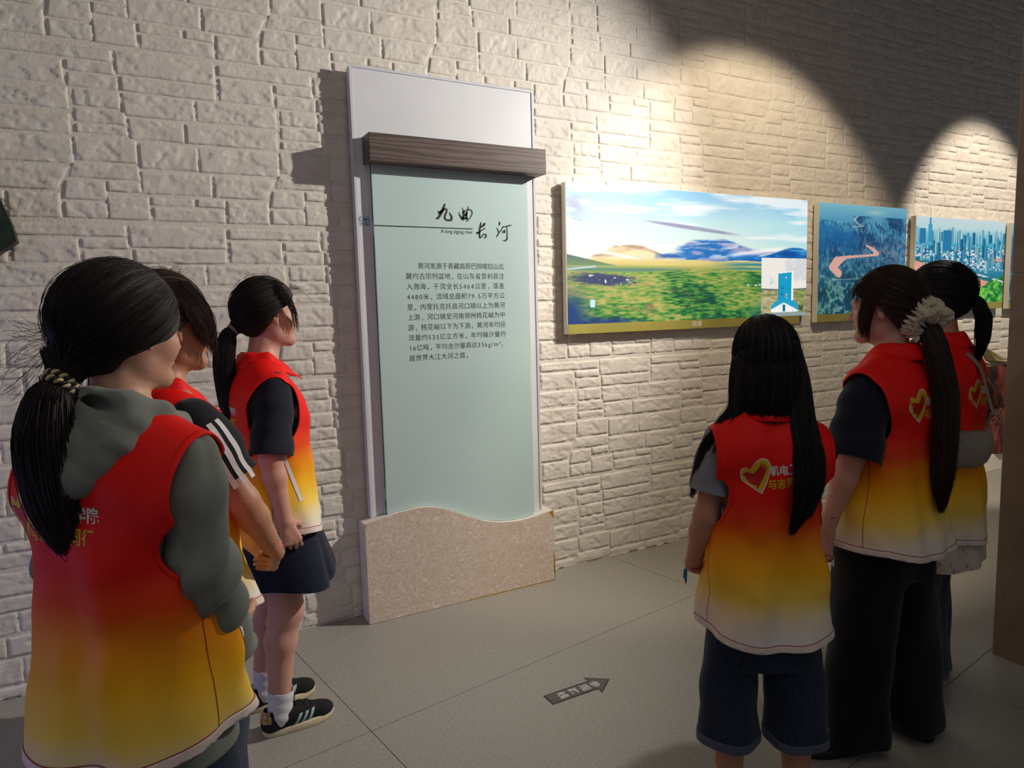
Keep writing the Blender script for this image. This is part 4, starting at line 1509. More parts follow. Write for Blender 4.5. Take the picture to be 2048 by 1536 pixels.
# ---------------------------------------------------------------- materials of people and clothes
def skin_mat(name, c):
    m = noise_mat(name, H(c), tuple(x * .93 for x in H(c)), 40, .5, .08, 300, .4)
    b = bsdf(m)
    b.inputs['Subsurface Weight'].default_value = 0.08
    b.inputs['Subsurface Radius'].default_value = (.01, .004, .002)
    b.inputs['Subsurface Scale'].default_value = 0.5
    return m


M['skin'] = skin_mat('skin', 'c9967c')
M['eyewhite'] = noise_mat('eye_white', H('e0dcd8'), H('d8d4d0'), 30, .3)
M['iris'] = noise_mat('dark_iris', H('1d1310'), H('24170f'), 30, .2)
M['print_white'] = noise_mat('white_vest_print', H('e2dfe2'), H('d8d4d8'), 60, .6)
M['print_yellow'] = noise_mat('yellow_vest_print', H('d9b516'), H('cfa812'), 60, .6)
M['print_red'] = noise_mat('red_vest_print', H('c41a14'), H('b81612'), 60, .6)
M['hem'] = noise_mat('pale_hem', H('e3d2c8'), H('dac8be'), 40, .8)
M['stitch'] = noise_mat('red_stitching', H('a3403a'), H('8f3732'), 200, .8)
M['pocket'] = noise_mat('white_piping', H('e6e2e6'), H('dcd8dc'), 40, .7)


def cloth_mat(name, c0, c1, rough=.85, scale=30, bump=.25, bscale=700, **kw):
    m = noise_mat(name, H(c0), H(c1), scale, rough, bump, bscale, .2, bdist=.002, **kw)
    bsdf(m).inputs['Sheen Weight'].default_value = .12
    return m


def vest_mat(name, hem_z, top_z=1.33):
    m = mat(name, (.7, .05, .03), .62, .25)
    tc = nd(m, 'ShaderNodeTexCoord'); sx = nd(m, 'ShaderNodeSeparateXYZ')
    lk(m, tc, 'Object', sx, 0)
    mr = nd(m, 'ShaderNodeMapRange'); mr.inputs['From Min'].default_value = hem_z; mr.inputs['From Max'].default_value = top_z
    lk(m, sx, 'Z', mr, 'Value')
    nz = nd(m, 'ShaderNodeTexNoise', Scale=4.0, Detail=2.0); lk(m, tc, 'Object', nz, 'Vector')
    mth = nd(m, 'ShaderNodeMath'); mth.operation = 'MULTIPLY_ADD'; lk(m, nz, 'Fac', mth, 0)
    mth.inputs[1].default_value = .05; lk(m, mr, 0, mth, 2)
    r = ramp(m, [(0.04, H('e4dcdc')), (0.14, H('ead9b8')), (0.24, H('efc850')), (0.36, H('f2ae12')), (0.48, H('f08a0c')), (0.57, H('e8480c')), (0.67, H('e31a0c')), (1.0, H('ea100a'))])
    lk(m, mth, 0, r, 'Fac'); lk(m, r, 'Color', bsdf(m), 'Base Color')
    n2 = nd(m, 'ShaderNodeTexNoise', Scale=900.0, Detail=2.0); lk(m, tc, 'Object', n2, 'Vector')
    n3 = nd(m, 'ShaderNodeTexNoise', Scale=22.0, Detail=4.0); lk(m, tc, 'Object', n3, 'Vector')
    b1 = nd(m, 'ShaderNodeBump', Strength=.15, Distance=.001); lk(m, n2, 'Fac', b1, 'Height')
    b2 = nd(m, 'ShaderNodeBump', Strength=.35, Distance=.006); lk(m, n3, 'Fac', b2, 'Height'); lk(m, b1, 'Normal', b2, 'Normal')
    lk(m, b2, 'Normal', bsdf(m), 'Normal')
    return m


def hair_mat(name, c0, c1):
    m = mat(name, H(c0), .5, .35)
    tc = nd(m, 'ShaderNodeTexCoord')
    a = nd(m, 'ShaderNodeAttribute'); a.attribute_name = 'strand'
    n = nd(m, 'ShaderNodeTexNoise', Scale=6.0, Detail=6.0)
    lk(m, a, 'Vector', n, 'Vector')
    r = ramp(m, [(.35, H(c0)), (.7, H(c1))]); lk(m, n, 'Fac', r, 'Fac'); lk(m, r, 'Color', bsdf(m), 'Base Color')
    bp = nd(m, 'ShaderNodeBump', Strength=.5, Distance=.003); lk(m, n, 'Fac', bp, 'Height'); lk(m, bp, 'Normal', bsdf(m), 'Normal')
    return m


# ---------------------------------------------------------------- garments
def vest(root, mt, hem_z, flare=1.0, seed=1, width=1.0, folds=1.0, hem_tilt=0.0, armtop=.178, deep=1.04, shoulder_drop=0.0, belly=0.0, dscale=1.0):
    def fold(X, Y, Z):
        ph = np.arctan2(Y, X)
        t = np.clip((1.22 - Z) / (1.22 - hem_z), 0, 1)
        f = .010 * t * np.sin(ph * 5 + seed * 1.7 + 1.2 * np.sin(Z * 7 + seed)) + .006 * t * np.sin(ph * 9 + seed * 2.3 + Z * 6)
        f = f + .004 * np.sin(Z * 26 + ph * 3 + seed) * np.clip((Z - hem_z) * 4, 0, 1) * np.clip((1.28 - Z) * 6, 0, 1)
        # a deep diagonal drape at the back
        f = f + .010 * t * np.exp(-((ph - 2.6 + .8 * (Z - hem_z)) / .22) ** 2) - .010 * t * np.exp(-((ph + 2.7 - 1.1 * (Z - hem_z)) / .25) ** 2)
        f = f + .018 * (.25 + .75 * t) * (vnoise(Y * 8 + Z * 4 + seed, Z * 7 - X * 8 - Y * 5, seed) - .5) + .007 * (vnoise(Y * 19 + Z * 8 + seed, Z * 15 - X * 19 - Y * 9, seed + 5) - .5)
        return f * folds
    w = width
    F = Field((-.32, -.34, hem_z - .06), (.32, .34, 1.42), .0066)
    zs = [hem_z - .08, hem_z, .82, .95, 1.06, 1.15, 1.22, 1.27, 1.31]
    a = [.150 + .02 * flare, .150 + .018 * flare, .145 + .012 * flare, .138 + belly, .136, .138, .128, .105, .07]
    b = [(.206 + .022 * flare) * w, (.206 + .02 * flare) * w, (.202 + .010 * flare) * w, .198 * w, .195 * w, .192 * w, .182 * w, .150, .09]
    a = [v * dscale for v in a]
    F.loft(zs, [-.005, -.005, -.004, 0, 0, 0, -.006, -.01, -.012], [0] * 9, a, b, .02, 2.35)
    for sy in (1, -1):
        F.cone((-.012, sy * .045, 1.326), (-.002, sy * .150 * w, 1.265 - shoulder_drop), .054, .066, .05)
        F.cone((-.04, sy * .06, 1.26), (-.03, sy * .15, 1.21), .075, .075, .05)
    F.displace(fold)
    V, Q = F.mesh(2)
    hemf = lambda P: hem_z + hem_tilt * P[:, 0] + .028 * np.clip(np.abs(P[:, 1]) / .2, 0, 1) ** 2 - .012
    zc = (deep + 1.300 - shoulder_drop) / 2; rz = (1.300 - shoulder_drop - deep) / 2
    def armcut(P):
        el = 1 - np.sqrt(((P[:, 0] + .004) / .088) ** 2 + (np.abs(P[:, 2] - zc) / rz) ** 2.4)
        a_ = np.minimum(np.abs(P[:, 1]) - .09, el * .10)
        b_ = np.where(P[:, 2] > zc - .02, np.abs(P[:, 1]) - .198 * w, -1)
        return np.maximum(a_, b_)
    V, T = clip_mesh(V, Q, lambda P: hemf(P) - P[:, 2])
    V, T = clip_mesh(V, T, armcut)
    V, T = clip_mesh(V, T, lambda P: np.where(P[:, 2] > 1.28, .070 - np.sqrt(((P[:, 0] - .008) / 1.02) ** 2 + P[:, 1] ** 2), -1))
    # front zip opening below the throat
    V, T = clip_mesh(V, T, lambda P: np.where((P[:, 0] > 0.02) & (P[:, 2] > 1.22), (P[:, 2] - 1.22) * .35 - np.abs(P[:, 1]), -1))
    part('vest', V, T, mt, root, .0028, 0)
    N = vnormals(V, T)
    hv, ht = clip_mesh(V + N * .0022, T, lambda P: P[:, 2] - hemf(P) - .019)
    part('vest_hem', hv, ht, M['hem'], root, .0015, 1)
    sv, st = clip_mesh(V + N * .0030, T, lambda P: hemf(P) + .0192 - P[:, 2])
    sv, st = clip_mesh(sv, st, lambda P: P[:, 2] - hemf(P) - .0216)
    part('hem_stitching', sv, st, M['stitch'], root)
    bv, bt = clip_mesh(V + N * .0020, T, lambda P: -armcut(P) - .009)
    for sy in (1, -1):
        qv, qt = keep_faces(bv, bt, bv[:, 1] * sy > 0)
        part('armhole_binding', qv, qt, mt, root, .0012, 1)
    # side pockets: white piping
    bvh = BVHTree.FromPolygons([tuple(v) for v in V], [tuple(int(i) for i in f) for f in T])
    for sy in (1, -1):
        rows = []
        for i in range(15):
            t = i / 14
            z = hem_z + .30 - .17 * t; x = .015 + .052 * t
            row = []
            for k in (-1, 1):
                r = bvh.ray_cast(Vector((x + k * .0065, sy * .6, z)), Vector((0, -sy, 0)))
                row.append(np.array(r[0]) + np.array([0, sy * .0032, 0]) if r[0] is not None else None)
            rows.append(row)
        if all(r is not None for row in rows for r in row):
            PV = np.array([r for row in rows for r in row]); PF = [[2 * i, 2 * i + 1, 2 * i + 3, 2 * i + 2] for i in range(14)]
            part('pocket_piping', PV, PF, M['pocket'], root)
        # side seam
        path = []
        for i in range(30):
            z = hem_z + .02 + (deep - hem_z - .03) * i / 29
            r = bvh.ray_cast(Vector((-.035, sy * .6, z)), Vector((0, -sy, 0)))
            if r[0] is not None:
                path.append(np.array(r[0]) + np.array([0, sy * .0016, 0]))
        if len(path) > 5:
            PV, PQ = tubes(np.array([path]), np.full((1, len(path)), .0011), 4)
            part('side_seam', PV, PQ, M['stitch'], root)
    return V, T


def collar(root, mt, cx=.004, lift=0.0, spread=1.0, open_=0.5):
    """turn-down collar around the neck, open at the front"""
    n = 60
    prof = 7
    V = []; F = []
    for i in range(n + 1):
        ph = open_ + (2 * math.pi - 2 * open_) * i / n
        c, s = math.cos(ph), math.sin(ph)
        fr = max(0, c)
        zb = 1.352 - .050 * fr ** 1.2 + lift
        r0 = .067
        tip = max(0, (abs((i / n) - .5) - .42) / .08)
        pts = [(r0, zb - .012), (r0 - .003, zb + .010), (r0 - .001, zb + .030 - .008 * fr), (r0 + .005, zb + .036 - .010 * fr), (r0 + .013 * spread, zb + .028 - .010 * fr),
               (r0 + .024 * spread, zb + .006 - .004 * fr), (r0 + .036 * spread + .018 * tip, zb - .016 - .006 * tip)]
        w = .0025 * math.sin(ph * 7)
        for r, z in pts:
            V.append((cx + (r + w * .5) * 1.04 * c, (r + w * .5) * s, z + w * .6))
    for i in range(n):
        for k in range(prof - 1):
            a = i * prof + k
            F.append([a, a + 1, a + prof + 1, a + prof])
    o = part('collar', np.array(V), F, mt, root, .003, 0)
    return o


def sleeve(root, name, mt, S, E, W, r0=.068, r1=.074, t_end=.78, hem=True, seed=1, long_=False, k=.02):
    S, E, W = [np.array(v, float) for v in (S, E, W)]
    lo = np.minimum(np.minimum(S, E), W) - .15; hi = np.maximum(np.maximum(S, E), W) + .15
    F = Field(lo, hi, .0062)
    if not long_:
        end = S + (E - S) * (t_end + .12)
        F.cone(S + np.array([0, -np.sign(S[1]) * .035, .002]), S, .052, .054, .02)
        F.cone(S, S + (E - S) * .28, .054, r0, .02)
        F.cone(S + (E - S) * .25, end, r0, r1, .03)
        ax = nrm(E - S); L = np.linalg.norm(E - S)
        def fold(X, Y, Z):
            t = ((X - S[0]) * ax[0] + (Y - S[1]) * ax[1] + (Z - S[2]) * ax[2]) / L
            ph = np.arctan2(Y - S[1], X - S[0])
            return .005 * np.clip(t, 0, 1) * np.sin(ph * 4 + seed + 3 * t) + .003 * np.sin(t * 17 + ph * 2 + seed) * np.clip(t * 2, 0, 1)
        F.displace(fold)
        V, Q = F.mesh(1)
        V, T = clip_mesh(V, Q, lambda P: (P - S) @ ax - L * t_end)
    else:
        F.cone(S + np.array([0, -np.sign(S[1]) * .035, .002]), S, .052, .054, .02)
        F.cone(S, S + (E - S) * .28, .054, r0, .02)
        F.cone(S + (E - S) * .3, E, r0, r0 * .90, .04)
        F.cone(E, E + (W - E) * .6, r0 * .90, r1 * 1.05, .04)
        W2 = W + nrm(W - E) * .055
        F.cone(E + (W - E) * .6, W2 + nrm(W - E) * .03, r1 * 1.05, r1 * .82, .03)
        ax = nrm(W - E)
        def fold(X, Y, Z):
            ph = np.arctan2(Y - E[1], X - E[0])
            z = (X - E[0]) * ax[0] + (Y - E[1]) * ax[1] + (Z - E[2]) * ax[2]
            w = np.exp(-(z / .10) ** 2) + .8 * np.exp(-((z - .22) / .07) ** 2)
            return .006 * w * np.sin(z * 70 + ph * 1.5 + seed) + .004 * np.sin(z * 24 + ph * 3 + seed)
        F.displace(fold)
        V, Q = F.mesh(1)
        V, T = clip_mesh(V, Q, lambda P: (P - W2) @ ax)
    o = part(name, V, T, mt, root, .0022, 0)
    return V, T


def shirt_body(root, mt, z0=.98, w=.158, a=.108):
    F = Field((-.16, -.22, z0 - .02), (.16, .22, 1.42), .009)
    F.loft([z0 - .03, 1.1, 1.2, 1.27, 1.30], [0] * 5, [0] * 5, [a, a, a, a * .88, .06], [w * .95, w * .95, w * .95, w * .85, .09], .02, 2.2)
    for sy in (1, -1):
        F.cone((-.008, sy * .045, 1.322), (0, sy * .140, 1.272), .046, .046, .03)
    F.cone((-.010, 0, 1.31), (.0, 0, 1.362), .062, .058, .03)
    V, Q = F.mesh(1)
    V, T = clip_mesh(V, Q, lambda P: z0 - P[:, 2])
    V, T = clip_mesh(V, T, lambda P: P[:, 2] - 1.365 + .35 * np.clip(P[:, 0], -.02, 1))
    part('t_shirt', V, T, mt, root, .002, 0)


def leg_tubes(root, name, mt, J, zt, ra, rb, hems, seed=1, waist=1.0, fl=.85, h=.0075, fa=1.0, cuff=None):
    """trousers or shorts: hems = z of the two hems; ra, rb radius at hip and hem"""
    F = Field((-.30, -.36, min(hems) - .05), (.34, .36, zt + .10), h)
    F.loft([zt - .22, zt - .10, zt, zt + .08], [-.01, -.012, 0, 0], [0] * 4, [.095, .098, .092, .085], [.148, .150, .138, .12], .03)
    for sd, sy, hz in (('l', 1, hems[0]), ('r', -1, hems[1])):
        Hh, K, A = [np.array(v, float) for v in J['leg_' + sd]]
        def on(z):
            if z > K[2]:
                t = (Hh[2] - z) / (Hh[2] - K[2]); return Hh + (K - Hh) * t
            t = (K[2] - z) / (K[2] - A[2]); return K + (A - K) * t
        end = on(hz - .04)
        if hz < K[2] - .05:
            F.cone(Hh, K, ra, ra * .55 + rb * .45, .02); F.cone(K, end, ra * .55 + rb * .45, rb, .03)
        else:
            F.cone(Hh, end, ra, rb, .012)
    def fold(X, Y, Z):
        sy = np.sign(Y)
        ph = np.arctan2(Y - sy * .1, X)
        t = np.clip((zt - Z) / (zt - min(hems)), 0, 1)
        return fa * (.007 * t * np.sin(ph * 4 + seed + 2 * sy + 1.5 * np.sin(Z * 6)) + .004 * np.sin(Z * 24 + ph * 2 + seed) * t)
    F.displace(fold)
    V, Q = F.mesh(2)
    hz = lambda P: np.where(P[:, 1] > 0, hems[0], hems[1])
    V, T = clip_mesh(V, Q, lambda P: hz(P) - P[:, 2])
    part(name, V, T, mt, root, .003, 0)
    if cuff:
        N = vnormals(V, T)
        hv, ht = clip_mesh(V + N * .0022, T, lambda P: P[:, 2] - hz(P) - .028)
        part('stitched_cuff', hv, ht, cuff, root, .0015, 1)
    return V, T


def shoe(root, A, ang, kind, scale=1.0):
    """A: ankle joint; the shoe is built along its own x axis and placed"""
    sc = scale
    F = Field((-.09, -.065, -.002), (.21, .065, .13), .0034)
    F.cone((-.045, 0, .045), (.03, 0, .048), .034, .036, .02)
    F.cone((-.045, 0, .075), (-.010, 0, .085), .030, .034, .02)
    F.cone((.0, 0, .068), (.075, 0, .052), .034, .033, .02)
    F.cone((.07, .006, .046), (.135, -.002, .037), .038, .033, .025, flat=((0, 0, 1), .8))
    F.cone((.135, 0, .037), (.158, 0, .035), .032, .027, .02, flat=((0, 0, 1), .8))
    # collar opening
    F.cone((-.018, 0, .085), (-.018, 0, .16), .0285, .034, .004, 's')
    V, Q = F.mesh(1)
    V, T = clip_mesh(V, Q, lambda P: .018 - P[:, 2])
    V, T = clip_mesh(V, T, lambda P: P[:, 2] - (.098 + .06 * np.clip(P[:, 0] + .01, -.03, .03)))
    e_pos = np.array([A[0], A[1], 0]); R = rotz(ang)
    tr = lambda P: (R @ (P * sc).T).T + e_pos
    up = part('shoe', tr(V), T, M[kind + '_upper'], root, .003, 0)
    # sole
    n = 44; P = []
    for i in range(n):
        t = 2 * math.pi * i / n
        c, s = math.cos(t), math.sin(t)
        x = .056 + .128 * (abs(c) ** .85) * (1 if c > 0 else -1)
        wd = .034 + .010 * sst(-.02, .12, np.array(x)) - .004 * sst(.10, .18, np.array(x))
        P.append((x, float(wd) * (abs(s) ** .8) * (1 if s > 0 else -1)))
    SV = []; SF = []
    for k, (z, g) in enumerate(((.001, .97), (.004, 1.0), (.014, 1.03), (.024, 1.02), (.028, .98))):
        for x, y in P:
            SV.append(((x - .056) * g + .056, y * g, z + (.006 * max(0, (x - .14) / .05) if k > 0 else 0)))
    for k in range(4):
        for i in range(n):
            SF.append([k * n + i, k * n + (i + 1) % n, (k + 1) * n + (i + 1) % n, (k + 1) * n + i])
    SF.append(list(range(n))[::-1]); SF.append([4 * n + i for i in range(n)])
    so = link('sole', mesh_np('sole', tr(np.array(SV)), SF, M[kind + '_sole'], True), up)
    # laces
    Pp = []
    bvh = BVHTree.FromPolygons([tuple(v) for v in V], [tuple(int(i) for i in f) for f in T])
    for i in range(6):
        x = .040 + i * .014
        row = []
        for k in range(9):
            y = -.020 + .040 * k / 8
            xx = x + (.010 if i % 2 else -.010) * (k / 8 - .5)
            r = bvh.ray_cast(Vector((xx, y, .2)), Vector((0, 0, -1)))
            row.append((xx, y, (r[0].z if r[0] is not None else .06) + .0022))
        Pp.append(row)
    for s_ in (1, -1):   # bow loops
        row = []
        r = bvh.ray_cast(Vector((.04, 0, .2)), Vector((0, 0, -1))); zt = (r[0].z if r[0] is not None else .08) + .003
        for k in range(9):
            t = k / 8 * math.pi
            row.append((.042 + .012 * math.sin(t * 1.0), s_ * (.030 * math.sin(t)), zt + .016 * math.sin(t) * (1 if k < 5 else .6)))
        Pp.append(row)
    LV, LQ = tubes(np.array(Pp), np.full((len(Pp), 9), .0019), 4)
    link('laces', mesh_np('laces', tr(LV), LQ, M[kind + '_lace'], True), up)
    if kind == 'sneaker':
        for sy in (1, -1):
            for i in range(3):
                SVt = []
                cols = 7
                ok = True
                for k in range(cols):
                    t = k / (cols - 1)
                    for e in (0, 1):
                        x = .028 + i * .024 + .020 * t + e * .0125; z = .030 + .036 * t
                        r = bvh.ray_cast(Vector((x, sy * .12, z)), Vector((0, -sy, 0)))
                        if r[0] is None:
                            ok = False; continue
                        SVt.append(np.array(r[0]) + np.array([0, sy * .0026, 0.0006]))
                if ok:
                    Fq = [[2 * k, 2 * k + 1, 2 * k + 3, 2 * k + 2] for k in range(cols - 1)]
                    o = part('side_stripe', tr(np.array(SVt)), Fq, M['stripe_blue'], up, .0012, 0)
        HV, HT = clip_mesh(V + vnormals(V, T) * .0022, T, lambda P: np.maximum(P[:, 0] + .052, .060 - P[:, 2]))
        if len(HV):
            part('heel_tab', tr(HV), HT, M['heel_gold'], up, .001, 1)
    return up


def sock(root, A, K, mt, top=.13):
    A = np.array(A, float); K = np.array(K, float)
    F = Field(A + np.array([-.09, -.09, -.09]), A + np.array([.12, .09, .16]), .004)
    d = nrm(K - A)
    F.cone(A + np.array([0, 0, -.03]), A + d * (top + .02), .041, .046, .02)
    F.cone(A + np.array([0, 0, -.02]), A + np.array([.05, 0, -.035]), .034, .024, .02)
    def fold(X, Y, Z):
        return .0010 * np.sin(Z * 160 + 2 * np.arctan2(Y - A[1], X - A[0]))
    F.displace(fold)
    V, Q = F.mesh(1)
    V, T = clip_mesh(V, Q, lambda P: (P - A) @ d - top)
    part('sock', V, T, mt, root, .002, 0)


# ---------------------------------------------------------------- hair
class HairHead:
    """radial cap around the head, in the head frame"""
    def __init__(self, C, R, r=(.108, .090, .113), c=(-.014, 0, .020), puff=0.0, back=0.0):
        self.C, self.R = C, R
        self.r = np.array(r); self.c = np.array(c); self.puff = puff; self.back = back

    def surf(self, D, off=0.0):
        """D unit directions (n,3) in the head frame -> points in the person frame"""
        rad = 1 / np.sqrt(((D / self.r) ** 2).sum(-1))
        rad = rad * (1 + self.puff * np.clip(D[..., 2], 0, 1) ** 2 * .12 + self.back * np.clip(-D[..., 0], 0, 1) ** 2 * .12)
        P = self.c + D * (rad + off)[..., None]
        return P

    def to(self, P):
        return self.C + P @ self.R.T


def hairline(P, low=-.075, side=.012, fringe=.072, temple=.035):
    """<0 where hair grows; P in the head frame"""
    z = P[:, 2]; x = P[:, 0]; y = np.abs(P[:, 1])
    xm = np.interp(z, [-.2, low, -.045, -.020, .01, .035, fringe, fringe + .02, .2], [-.2, -.055, -.032, -.014 + 0, side + .012, temple, temple + .022, .2, .2])
    xm = xm - .02 * np.clip((.05 - y) / .05, 0, 1) * (z < fringe) * (z > 0)
    return x - xm


def hair_mesh(root, hh, mt, tie=None, name='hair', n_str=900, line=None, seed=1, r_str=.0007, fly=.05, extra=None):
    rs = np.random.default_rng(seed)
    line = line or hairline
    nu, nv = 110, 70
    th = np.linspace(0.001, math.pi - .001, nv); ph = np.linspace(0, 2 * math.pi, nu, endpoint=False)
    TH, PH = np.meshgrid(th, ph, indexing='ij')
    D = np.stack([np.sin(TH) * np.cos(PH), np.sin(TH) * np.sin(PH), np.cos(TH)], -1).reshape(-1, 3)
    tied = nrm(tie) if tie is not None else np.array([0, 0, 1.0])
    e1 = nrm(np.cross(tied, [0.1, 1, 0.2])); e2 = np.cross(tied, e1)
    az = np.arctan2(D @ e2, D @ e1)
    bump = .0022 * np.sin(az * 31 + 2 * np.sin(az * 7)) + .0015 * np.sin(az * 67 + seed)
    V = hh.surf(D, bump * (1 - np.abs(D @ tied)) )
    idx = np.arange(nu * nv).reshape(nv, nu)
    Q = np.stack([idx[:-1, :], idx[1:, :], np.roll(idx, -1, 1)[1:, :], np.roll(idx, -1, 1)[:-1, :]], -1).reshape(-1, 4)
    V, T = clip_mesh(V, Q, line)
    az = np.arctan2(V @ e2, V @ e1)
    A1 = np.stack([np.cos(az) * 30, np.sin(az) * 30, (V @ tied) * 8], -1)
    VV = [hh.to(V)]; TT = [T]; AA = [A1]; n = len(V)
    # strands that follow the cap to the tie (or down from the crown)
    k = 0; starts = []
    while len(starts) < n_str:
        d = rs.normal(size=3); d /= np.linalg.norm(d)
        p = hh.surf(d[None])[0]
        if line(p[None])[0] < -.002:
            starts.append(d)
    S = np.array(starts)
    Tn = 12
    t = np.linspace(0, 1, Tn)
    if tie is not None:
        om = np.arccos(np.clip(S @ tied, -1, 1))
        so = np.sin(om) + 1e-6
        Dp = (np.sin((1 - t)[None] * om[:, None]) / so[:, None])[..., None] * S[:, None] + (np.sin(t[None] * om[:, None]) / so[:, None])[..., None] * tied
        Dp /= np.linalg.norm(Dp, axis=2)[..., None]
    else:
        # comb down: rotate towards -z
        dn = np.array([-.25, 0, -1.0]); dn /= np.linalg.norm(dn)
        om = np.arccos(np.clip(S @ dn, -1, 1)); so = np.sin(om) + 1e-6; tt = t * .55
        Dp = (np.sin((1 - tt)[None] * om[:, None]) / so[:, None])[..., None] * S[:, None] + (np.sin(tt[None] * om[:, None]) / so[:, None])[..., None] * dn
        Dp /= np.linalg.norm(Dp, axis=2)[..., None]
    off = rs.uniform(-.0004, .0022, n_str)[:, None] + (rs.random(n_str) < fly)[:, None] * rs.uniform(.002, .010, n_str)[:, None] * np.sin(t * math.pi)[None]
    P = hh.surf(Dp.reshape(-1, 3), off.reshape(-1)).reshape(n_str, Tn, 3)
    P = P + rs.normal(size=(n_str, 1, 3)) * .0012 * t[None, :, None]
    rad = np.full((n_str, Tn), r_str) * np.clip(np.minimum(t * 6 + .3, 1), 0, 1)[None]
    keep = np.array([(line(p) < .004).all() for p in P])
    P = P[keep]; rad = rad[keep]
    SV, SQ = tubes(hh.to(P), rad)
    SF = np.concatenate([SQ[:, [0, 1, 2]], SQ[:, [0, 2, 3]]])
    VV.append(SV); TT.append(SF + n)
    AA.append(np.repeat(rs.uniform(0, 40, (len(P), 3)), Tn * 3, 0)); n += len(SV)
    if extra:
        for V_, T_, A_ in extra:
            VV.append(V_); TT.append(T_ + n); AA.append(A_); n += len(V_)
    V = np.concatenate(VV); T = np.concatenate(TT); A = np.concatenate(AA)
    me = mesh_np(name, V, T, mt, True)
    at = me.attributes.new('strand', 'FLOAT_VECTOR', 'POINT')
    if len(me.vertices) == len(A):
        at.data.foreach_set('vector', A.astype(np.float32).reshape(-1))
    return link(name, me, root)


def lock(pts, radii, n=300, seed=1, flat=(1.0, 1.0), r_str=.0009, up=(0, 1, 0), core=True, wob=.003, endvar=.25, T=18):
    """a tail or lock of hair along a polyline in the person frame: a core tube plus strands"""
    rs = np.random.default_rng(seed)
    pts = np.array(pts, float); radii = np.array(radii, float)
    m = len(pts)
    # smooth resample
    tt = np.linspace(0, m - 1, 60)
    PP = np.stack([np.interp(tt, np.arange(m), pts[:, i]) for i in range(3)], -1); RR = np.interp(tt, np.arange(m), radii)
    for _ in range(14):
        PP[1:-1] = (PP[:-2] + 2 * PP[1:-1] + PP[2:]) / 4; RR[1:-1] = (RR[:-2] + 2 * RR[1:-1] + RR[2:]) / 4
    D = np.gradient(PP, axis=0); D /= np.linalg.norm(D, axis=1)[:, None]
    U = np.array(up, float) - (D @ np.array(up, float))[:, None] * D; U /= np.linalg.norm(U, axis=1)[:, None]
    W = np.cross(D, U)
    out = []
    if core:
        ns = 40
        a = np.arange(ns) * 2 * math.pi / ns
        rip = 1 + .06 * np.sin(a * 9 + seed) + .04 * np.sin(a * 17 + 2 * seed)
        taper = np.clip((1 - np.linspace(0, 1, 60)) * 4, 0.02, 1)
        r = RR[:, None] * .88 * rip[None] * taper[:, None] ** .5
        V = PP[:, None] + (r * flat[0] * np.cos(a))[..., None] * U[:, None] + (r * flat[1] * np.sin(a))[..., None] * W[:, None]
        idx = np.arange(60 * ns).reshape(60, ns)
        Q = np.stack([idx[:-1], np.roll(idx, -1, 1)[:-1], np.roll(idx, -1, 1)[1:], idx[1:]], -1).reshape(-1, 4)
        Tq = np.concatenate([Q[:, [0, 1, 2]], Q[:, [0, 2, 3]]])
        A = np.stack([np.broadcast_to(np.cos(a) * 16, (60, ns)), np.broadcast_to(np.sin(a) * 16, (60, ns)), np.broadcast_to(np.linspace(0, 1, 60)[:, None], (60, ns))], -1).reshape(-1, 3)
        out.append((V.reshape(-1, 3), Tq, A))
    a = rs.uniform(0, 2 * math.pi, n); rho = np.sqrt(rs.uniform(.55, 1.05, n))
    end = 1 - rs.uniform(0, endvar, n) * (rs.random(n) < .8)
    ti = np.linspace(0, 1, T)[None] * end[:, None] * 59
    g = lambda A_: np.stack([np.interp(ti, np.arange(60), A_[:, i]) for i in range(3)], -1)
    Pc, Uc, Wc = g(PP), g(U), g(W); Rc = np.interp(ti, np.arange(60), RR)
    tw = rs.normal(size=n)[:, None] * .25 * np.linspace(0, 1, T)[None]
    P = Pc + (Rc * rho[:, None] * flat[0] * np.cos(a[:, None] + tw))[..., None] * Uc + (Rc * rho[:, None] * flat[1] * np.sin(a[:, None] + tw))[..., None] * Wc
    P = P + wob * np.sin(np.linspace(0, 1, T)[None] * rs.uniform(3, 8, n)[:, None] + rs.uniform(0, 6, n)[:, None])[..., None] * rs.normal(size=(n, 1, 3)) * np.linspace(0, 1, T)[None, :, None]
    rad = np.full((n, T), r_str) * np.clip((1 - np.linspace(0, 1, T)) * 5 + .15, 0, 1)[None]
    SV, SQ = tubes(P, rad)
    SF = np.concatenate([SQ[:, [0, 1, 2]], SQ[:, [0, 2, 3]]])
    out.append((SV, SF, np.repeat(rs.uniform(0, 40, (n, 3)), T * 3, 0)))
    return out


def wisps(starts, ends, n, seed, r=.0005, sag=.01, T=9):
    rs = np.random.default_rng(seed)
    S = np.array(starts, float); E = np.array(ends, float)
    t = np.linspace(0, 1, T)
    i = rs.integers(0, len(S), n)
    a = S[i] + rs.normal(size=(n, 3)) * .004; b = E[i] + rs.normal(size=(n, 3)) * .012
    P = a[:, None] + (b - a)[:, None] * t[None, :, None] + (rs.normal(size=(n, 1, 3)) * sag) * np.sin(t * math.pi)[None, :, None]
    V, Q = tubes(P, np.full((n, T), r))
    F = np.concatenate([Q[:, [0, 1, 2]], Q[:, [0, 2, 3]]])
    return [(V, F, np.repeat(rs.uniform(0, 40, (n, 3)), T * 3, 0))]


